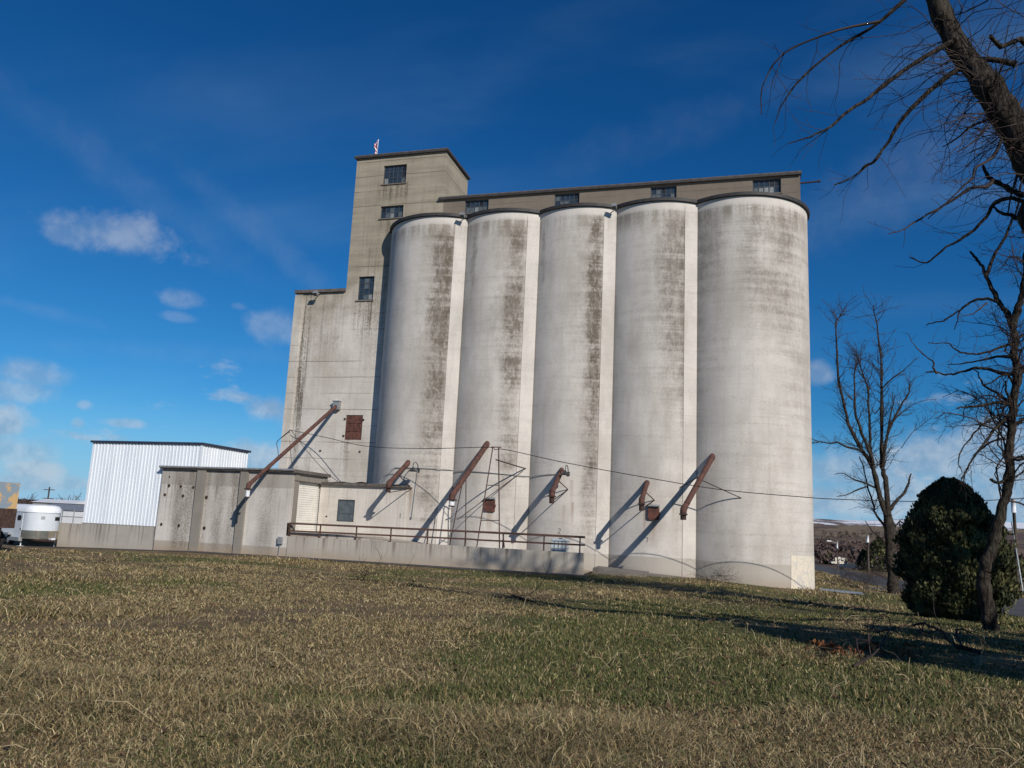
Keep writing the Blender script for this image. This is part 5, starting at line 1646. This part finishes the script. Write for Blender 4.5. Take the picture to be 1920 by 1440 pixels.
# brown winter woodland on the lower slopes, one mass
m, q = material('woodland')
p = q.n('ShaderNodeNewGeometry')
n1 = q.noise(p, .05, 4, .6)
n2 = q.noise(p, .6, 3, .6)
col = q.mix(q.mr(n1, .4, .6), (.085, .062, .06), (.13, .088, .07))
col = q.mix(q.m('MULTIPLY', q.mr(n2, .45, .65), .5), col, (.045, .04, .038))
M_wood = finish(m, q, col, .95, None, 0, 0, 0, .1)
R_ = np.random.default_rng(77)
vv, ff = [], []
NT = 1500
azr = np.concatenate([R_.uniform(-3, 28, 1000), R_.uniform(-60, -40, 500)])
rr_ = np.concatenate([R_.uniform(330, 1250, 1000), R_.uniform(420, 1100, 500)])
for a, r_ in zip(azr, rr_):
    x, y = math.sin(R(a))*r_, math.cos(R(a))*r_
    z = max(float(gz(x, y)), float(hill_h(np.array(a), np.array(r_))))
    hh_ = R_.uniform(5, 10)*(1 if a > -10 else .55)
    k = 34
    c = R_.normal(0, 1, (k, 3))
    c /= np.linalg.norm(c, axis=1)[:, None]
    c *= R_.uniform(.4, 1, (k, 1))
    c = np.array((x, y, z+hh_*.55))+c*np.array((hh_*.45, hh_*.45, hh_*.5))
    d1 = R_.normal(0, hh_*.14, (k, 3))
    d2 = R_.normal(0, hh_*.14, (k, 3))
    o_ = len(vv)
    vv.extend(np.stack([c, c+d1, c+d2], 1).reshape(-1, 3).tolist())
    ff.extend([(o_+3*i, o_+3*i+1, o_+3*i+2) for i in range(k)])
mb = MB()
mb.v, mb.f = vv, ff
tag(mesh_obj('woodland', mb, M_wood), 'brown leafless woodland covering the far slopes', 'woodland', kind='stuff')

# ------------------------------------------------------------------ brush, fallen limbs, dead sprays
def dead_branch(label, pts, r0, seed, leaves=False, name='fallen_branch', kids=1.0, group='fallen branches'):
    T = Tree(seed, rmin=.006, up=.05, kink=.3, dens=1.2, maxlev=3)
    P = []
    for (px, py, up_) in pts:
        b = at_ground(px, py)
        P.append(b+np.array((0, 0, up_)))
    T.limb(P, r0, r0*.35, spawn=(.15, 1), kids=kids)
    t = thing(name, label, 'branch', P[0], group)
    if T.thick.v:
        mesh_obj('limb', T.thick, M_bark, t, smooth='all')
    if T.thin.v:
        mesh_obj('twigs', T.thin, M_twig, t, smooth='all')
    return t
dead_branch('long fallen limb curving over the grass before the leaning tree', [(1842, 1229, .05), (1790, 1222, .12), (1765, 1208, .25), (1735, 1198, .3), (1700, 1196, .22), (1640, 1200, .12)], .042, 81, kids=.8)
dead_branch('pale fallen stick crossing the long limb', [(1600, 1255, .03), (1645, 1235, .12), (1672, 1212, .32), (1690, 1205, .25)], .024, 82, kids=1.0)
dead_branch('short dead stick lying near the middle of the field', [(960, 1120, .04), (990, 1130, .06), (1020, 1138, .04)], .035, 83, kids=3.0)
dead_branch('thin branch lying on the grass left of the ramp end', [(640, 1085, .03), (700, 1092, .05), (770, 1100, .03)], .02, 84, kids=2.5)
M_red = leaf_mat('dead_leaf', (.17, .065, .028), (.22, .095, .04), (.12, .05, .025), 3)
for i, (px, py, n_) in enumerate(((1535, 1222, 130), (1562, 1228, 150), (1635, 1222, 190), (1690, 1235, 140), (1705, 1225, 120), (1588, 1232, 90))):
    b = at_ground(px, py)
    t = thing('dead_foliage', ('leftmost', 'second', 'largest middle', 'fifth', 'rightmost', 'third small')[i]+' clump of rust brown dead foliage by the fallen limb', 'dead foliage', b, 'clumps of dead foliage')
    spray_cloud('leaves', t, b+np.array((0, 0, -.06)), .24, .22, int(n_*.7), .075, 200+i, M_red, .9)
# bramble at the foot of the many-stemmed tree
for i, (pts, lb) in enumerate(((((1560, 1100, .05), (1590, 1094, .8), (1620, 1096, .5)), 'tangle of thin bare brush right of the board patch'),
                               (((1620, 1102, .05), (1640, 1094, .9), (1665, 1100, .5)), 'taller tangle of bare brush at the foot of the many-stemmed tree'),
                               (((1690, 1108, .05), (1700, 1105, .6), (1720, 1114, .3)), 'low bare brush between the many-stemmed tree and the evergreen'),
                               (((1320, 1096, .0), (1345, 1090, .35), (1370, 1097, .1)), 'small dry weed tangle against the fourth silo'),
                               (((1450, 1100, .0), (1475, 1092, .5), (1500, 1101, .1)), 'small dry weed tangle in front of the board patch'))):
    dead_branch(lb, pts, .016, 90+i, name='brush', kids=4.0, group='bare brush')

# ------------------------------------------------------------------ grass
def grass(name, n, dmin, dmax, hmul, label, seed, thin, a0=-56, a1=27):
    R_ = np.random.default_rng(seed)
    az = R_.uniform(R(a0), R(a1), n)
    u_ = R_.uniform(0, 1, n)
    d = dmin*(dmax/dmin)**u_ if not thin else np.sqrt(dmin**2+(dmax**2-dmin**2)*u_)
    X, Y = np.sin(az)*d, np.cos(az)*d
    lim_ = np.where(X < -38, 46.2, np.where(X < -8.4, 43.4, np.where(X < -5, 47.5, np.where(X < 1.4, 48.6, np.where(X < 4.6, 54.2-np.sqrt(np.maximum(19.0-(X-.1)**2, 0)), 999)))))
    gmk = green_mask(X, Y)*sst(62, 50, Y)
    bare = fbm(X+7, Y+3, .33, 3)
    ok = (Y < lim_) & (Y > 1.2) & (R_.random(n) < .22+.78*sst(.40, .54, bare))
    # keep clear of the road on the right
    rd_ = np.array(rp)
    for a_, b_ in zip(rd_[:-1], rd_[1:]):
        ab = b_-a_
        tt_ = np.clip(((X-a_[0])*ab[0]+(Y-a_[1])*ab[1])/(ab@ab), 0, 1)
        ok &= np.hypot(X-a_[0]-tt_*ab[0], Y-a_[1]-tt_*ab[1]) > 3.7
    X, Y, gmk, bare, d = X[ok], Y[ok], gmk[ok], bare[ok], d[ok]
    n = len(X)
    Z = gz(X, Y)
    clump = fbm(X-3, Y+11, .8, 3)
    tall = sst(.5, .68, fbm(X+70, Y-20, .3, 3))*(1-gmk*.7)
    edge = sst(1.1, .1, lim_[ok]-Y)
    hgt = (.03+.05*clump+.17*tall*clump+.10*edge*clump)*hmul*R_.uniform(.45, 1.5, n)
    wid = (.0013+.00036*d)*R_.uniform(.6, 1.4, n)
    th = R_.uniform(0, 2*np.pi, n)+1.2*(fbm(X, Y, .5, 2)-.5)*6
    lean = R_.uniform(.15, 1.5, n)*(1+.8*(1-gmk))
    dx, dy = np.cos(th), np.sin(th)
    fa = R_.uniform(0, 2*np.pi, n)
    sx, sy = np.cos(fa), np.sin(fa)
    P0 = np.stack([X, Y, Z-.01], -1)
    S = np.stack([sx*wid, sy*wid, np.zeros(n)], -1)
    M_ = P0+np.stack([dx*hgt*lean*.35, dy*hgt*lean*.35, hgt*.62], -1)
    Tp = P0+np.stack([dx*hgt*lean, dy*hgt*lean, hgt*np.clip(1.05-.28*lean, .35, 1)], -1)
    v = np.stack([P0-S, P0+S, M_+S*.75, M_-S*.75, Tp], 1).reshape(-1, 3).astype(np.float32)
    idx = (np.arange(n)*5).astype(np.int32)
    me = bpy.data.meshes.new(name)
    me.vertices.add(len(v))
    me.vertices.foreach_set('co', v.ravel())
    loops = np.stack([idx, idx+1, idx+2, idx+3, idx+3, idx+2, idx+4], -1).ravel()
    me.loops.add(len(loops))
    me.loops.foreach_set('vertex_index', loops)
    me.polygons.add(2*n)
    st_ = np.stack([np.arange(n)*7, np.arange(n)*7+4], -1).ravel().astype(np.int32)
    me.polygons.foreach_set('loop_start', st_)
    me.update(calc_edges=True)
    straw = np.array([(.36, .27, .135), (.28, .205, .10), (.44, .36, .20), (.20, .145, .08)])
    grn = np.array([(.085, .105, .032), (.12, .125, .045), (.16, .15, .065), (.06, .078, .026)])
    k = R_.integers(0, 4, n)
    mixv = (R_.random(n) < gmk*.62+.17)[:, None]
    c = np.where(mixv, grn[k], straw[k])*R_.uniform(.7, 1.25, (n, 1))
    ca = me.attributes.new('tintcol', 'FLOAT_COLOR', 'POINT')
    ca.data.foreach_set('color', np.repeat(np.concatenate([c, np.ones((n, 1))], 1), 5, axis=0).astype(np.float32).ravel())
    me.materials.append(M_grass)
    o = bpy.data.objects.new(name, me)
    COL.objects.link(o)
    return tag(o, label, 'grass', kind='stuff')
m, q = material('grass_blades')
col = q.n('ShaderNodeAttribute', {'attribute_name': 'tintcol'}, out=0)
M_grass = finish(m, q, col, .8, None, 0, 0, 0, .15)
grass('grass', 720000, 2.6, 52, 1.0, 'short dry and green winter grass covering the field', 5, False)
grass('verge_grass', 60000, 34, 125, 2.2, 'tall dry golden grass on the verges along the road', 6, True, 3.5, 24)
# tall dry stems scattered over the field
mb = MB()
R_ = np.random.default_rng(8)
for i in range(1000):
    a, d = R_.uniform(R(-54), R(22)), 3+40*R_.random()**1.4
    x, y = math.sin(a)*d, math.cos(a)*d
    if y > 42 or (x > 6 and y > 26):
        continue
    z = float(gz(x, y))
    h_ = R_.uniform(.12, .42)
    th = R_.uniform(0, 6.28)
    le = R_.uniform(.1, 1.6)
    p0 = np.array((x, y, z))
    p1 = p0+np.array((math.cos(th)*h_*le*.5, math.sin(th)*h_*le*.5, h_*.6/(1+.3*le)))
    p2 = p0+np.array((math.cos(th)*h_*le, math.sin(th)*h_*le, h_*.9/(1+le*.7)))
    w_ = .0012+.00028*d
    mb.tube([p0, p1, p2], [w_, w_*.9, w_*.5], 3, caps=False)
M_straw = plain('straw', (.40, .32, .19), .85, 0, .2, .3, 2)
tag(mesh_obj('dry_stems', mb, M_straw), 'scattered tall dry straw stems in the field', 'dry stems', kind='stuff')

# fallen leaves and bits of litter
n = 5200
R_ = np.random.default_rng(18)
az = R_.uniform(R(-54), R(22), n)
d = 2.8*(42/2.8)**R_.uniform(0, 1, n)
X, Y = np.sin(az)*d, np.cos(az)*d
keep = (Y < 43) & ((X > -2) | (R_.random(n) < .45))
X, Y, d = X[keep], Y[keep], d[keep]
n = len(X)
P = np.stack([X, Y, gz(X, Y)+R_.uniform(.02, .07, n)], -1)
A_ = R_.normal(0, 1, (n, 3))
A_[:, 2] *= .35
A_ /= np.linalg.norm(A_, axis=1)[:, None]
B_ = np.cross(A_, R_.normal(0, .4, (n, 3))+np.array((0, 0, 1.0)))
B_ /= np.linalg.norm(B_, axis=1)[:, None]
s_ = ((.018+.0006*d)*R_.uniform(.6, 1.5, n))[:, None]
v = np.stack([P-A_*s_*1.4, P+B_*s_*.7, P+A_*s_*1.4+np.array((0, 0, .006)), P-B_*s_*.7], 1).reshape(-1, 3)
mb = MB()
mb.v = v.tolist()
mb.f = (np.arange(n)[:, None]*4+np.arange(4)[None]).tolist()
M_litter = plain('leaf_litter', (.15, .085, .045), .9, 0, .15, .5, 5, (.07, .045, .03))
tag(mesh_obj('leaf_litter', mb, M_litter), 'brown fallen leaves scattered through the grass', 'leaves', kind='stuff')
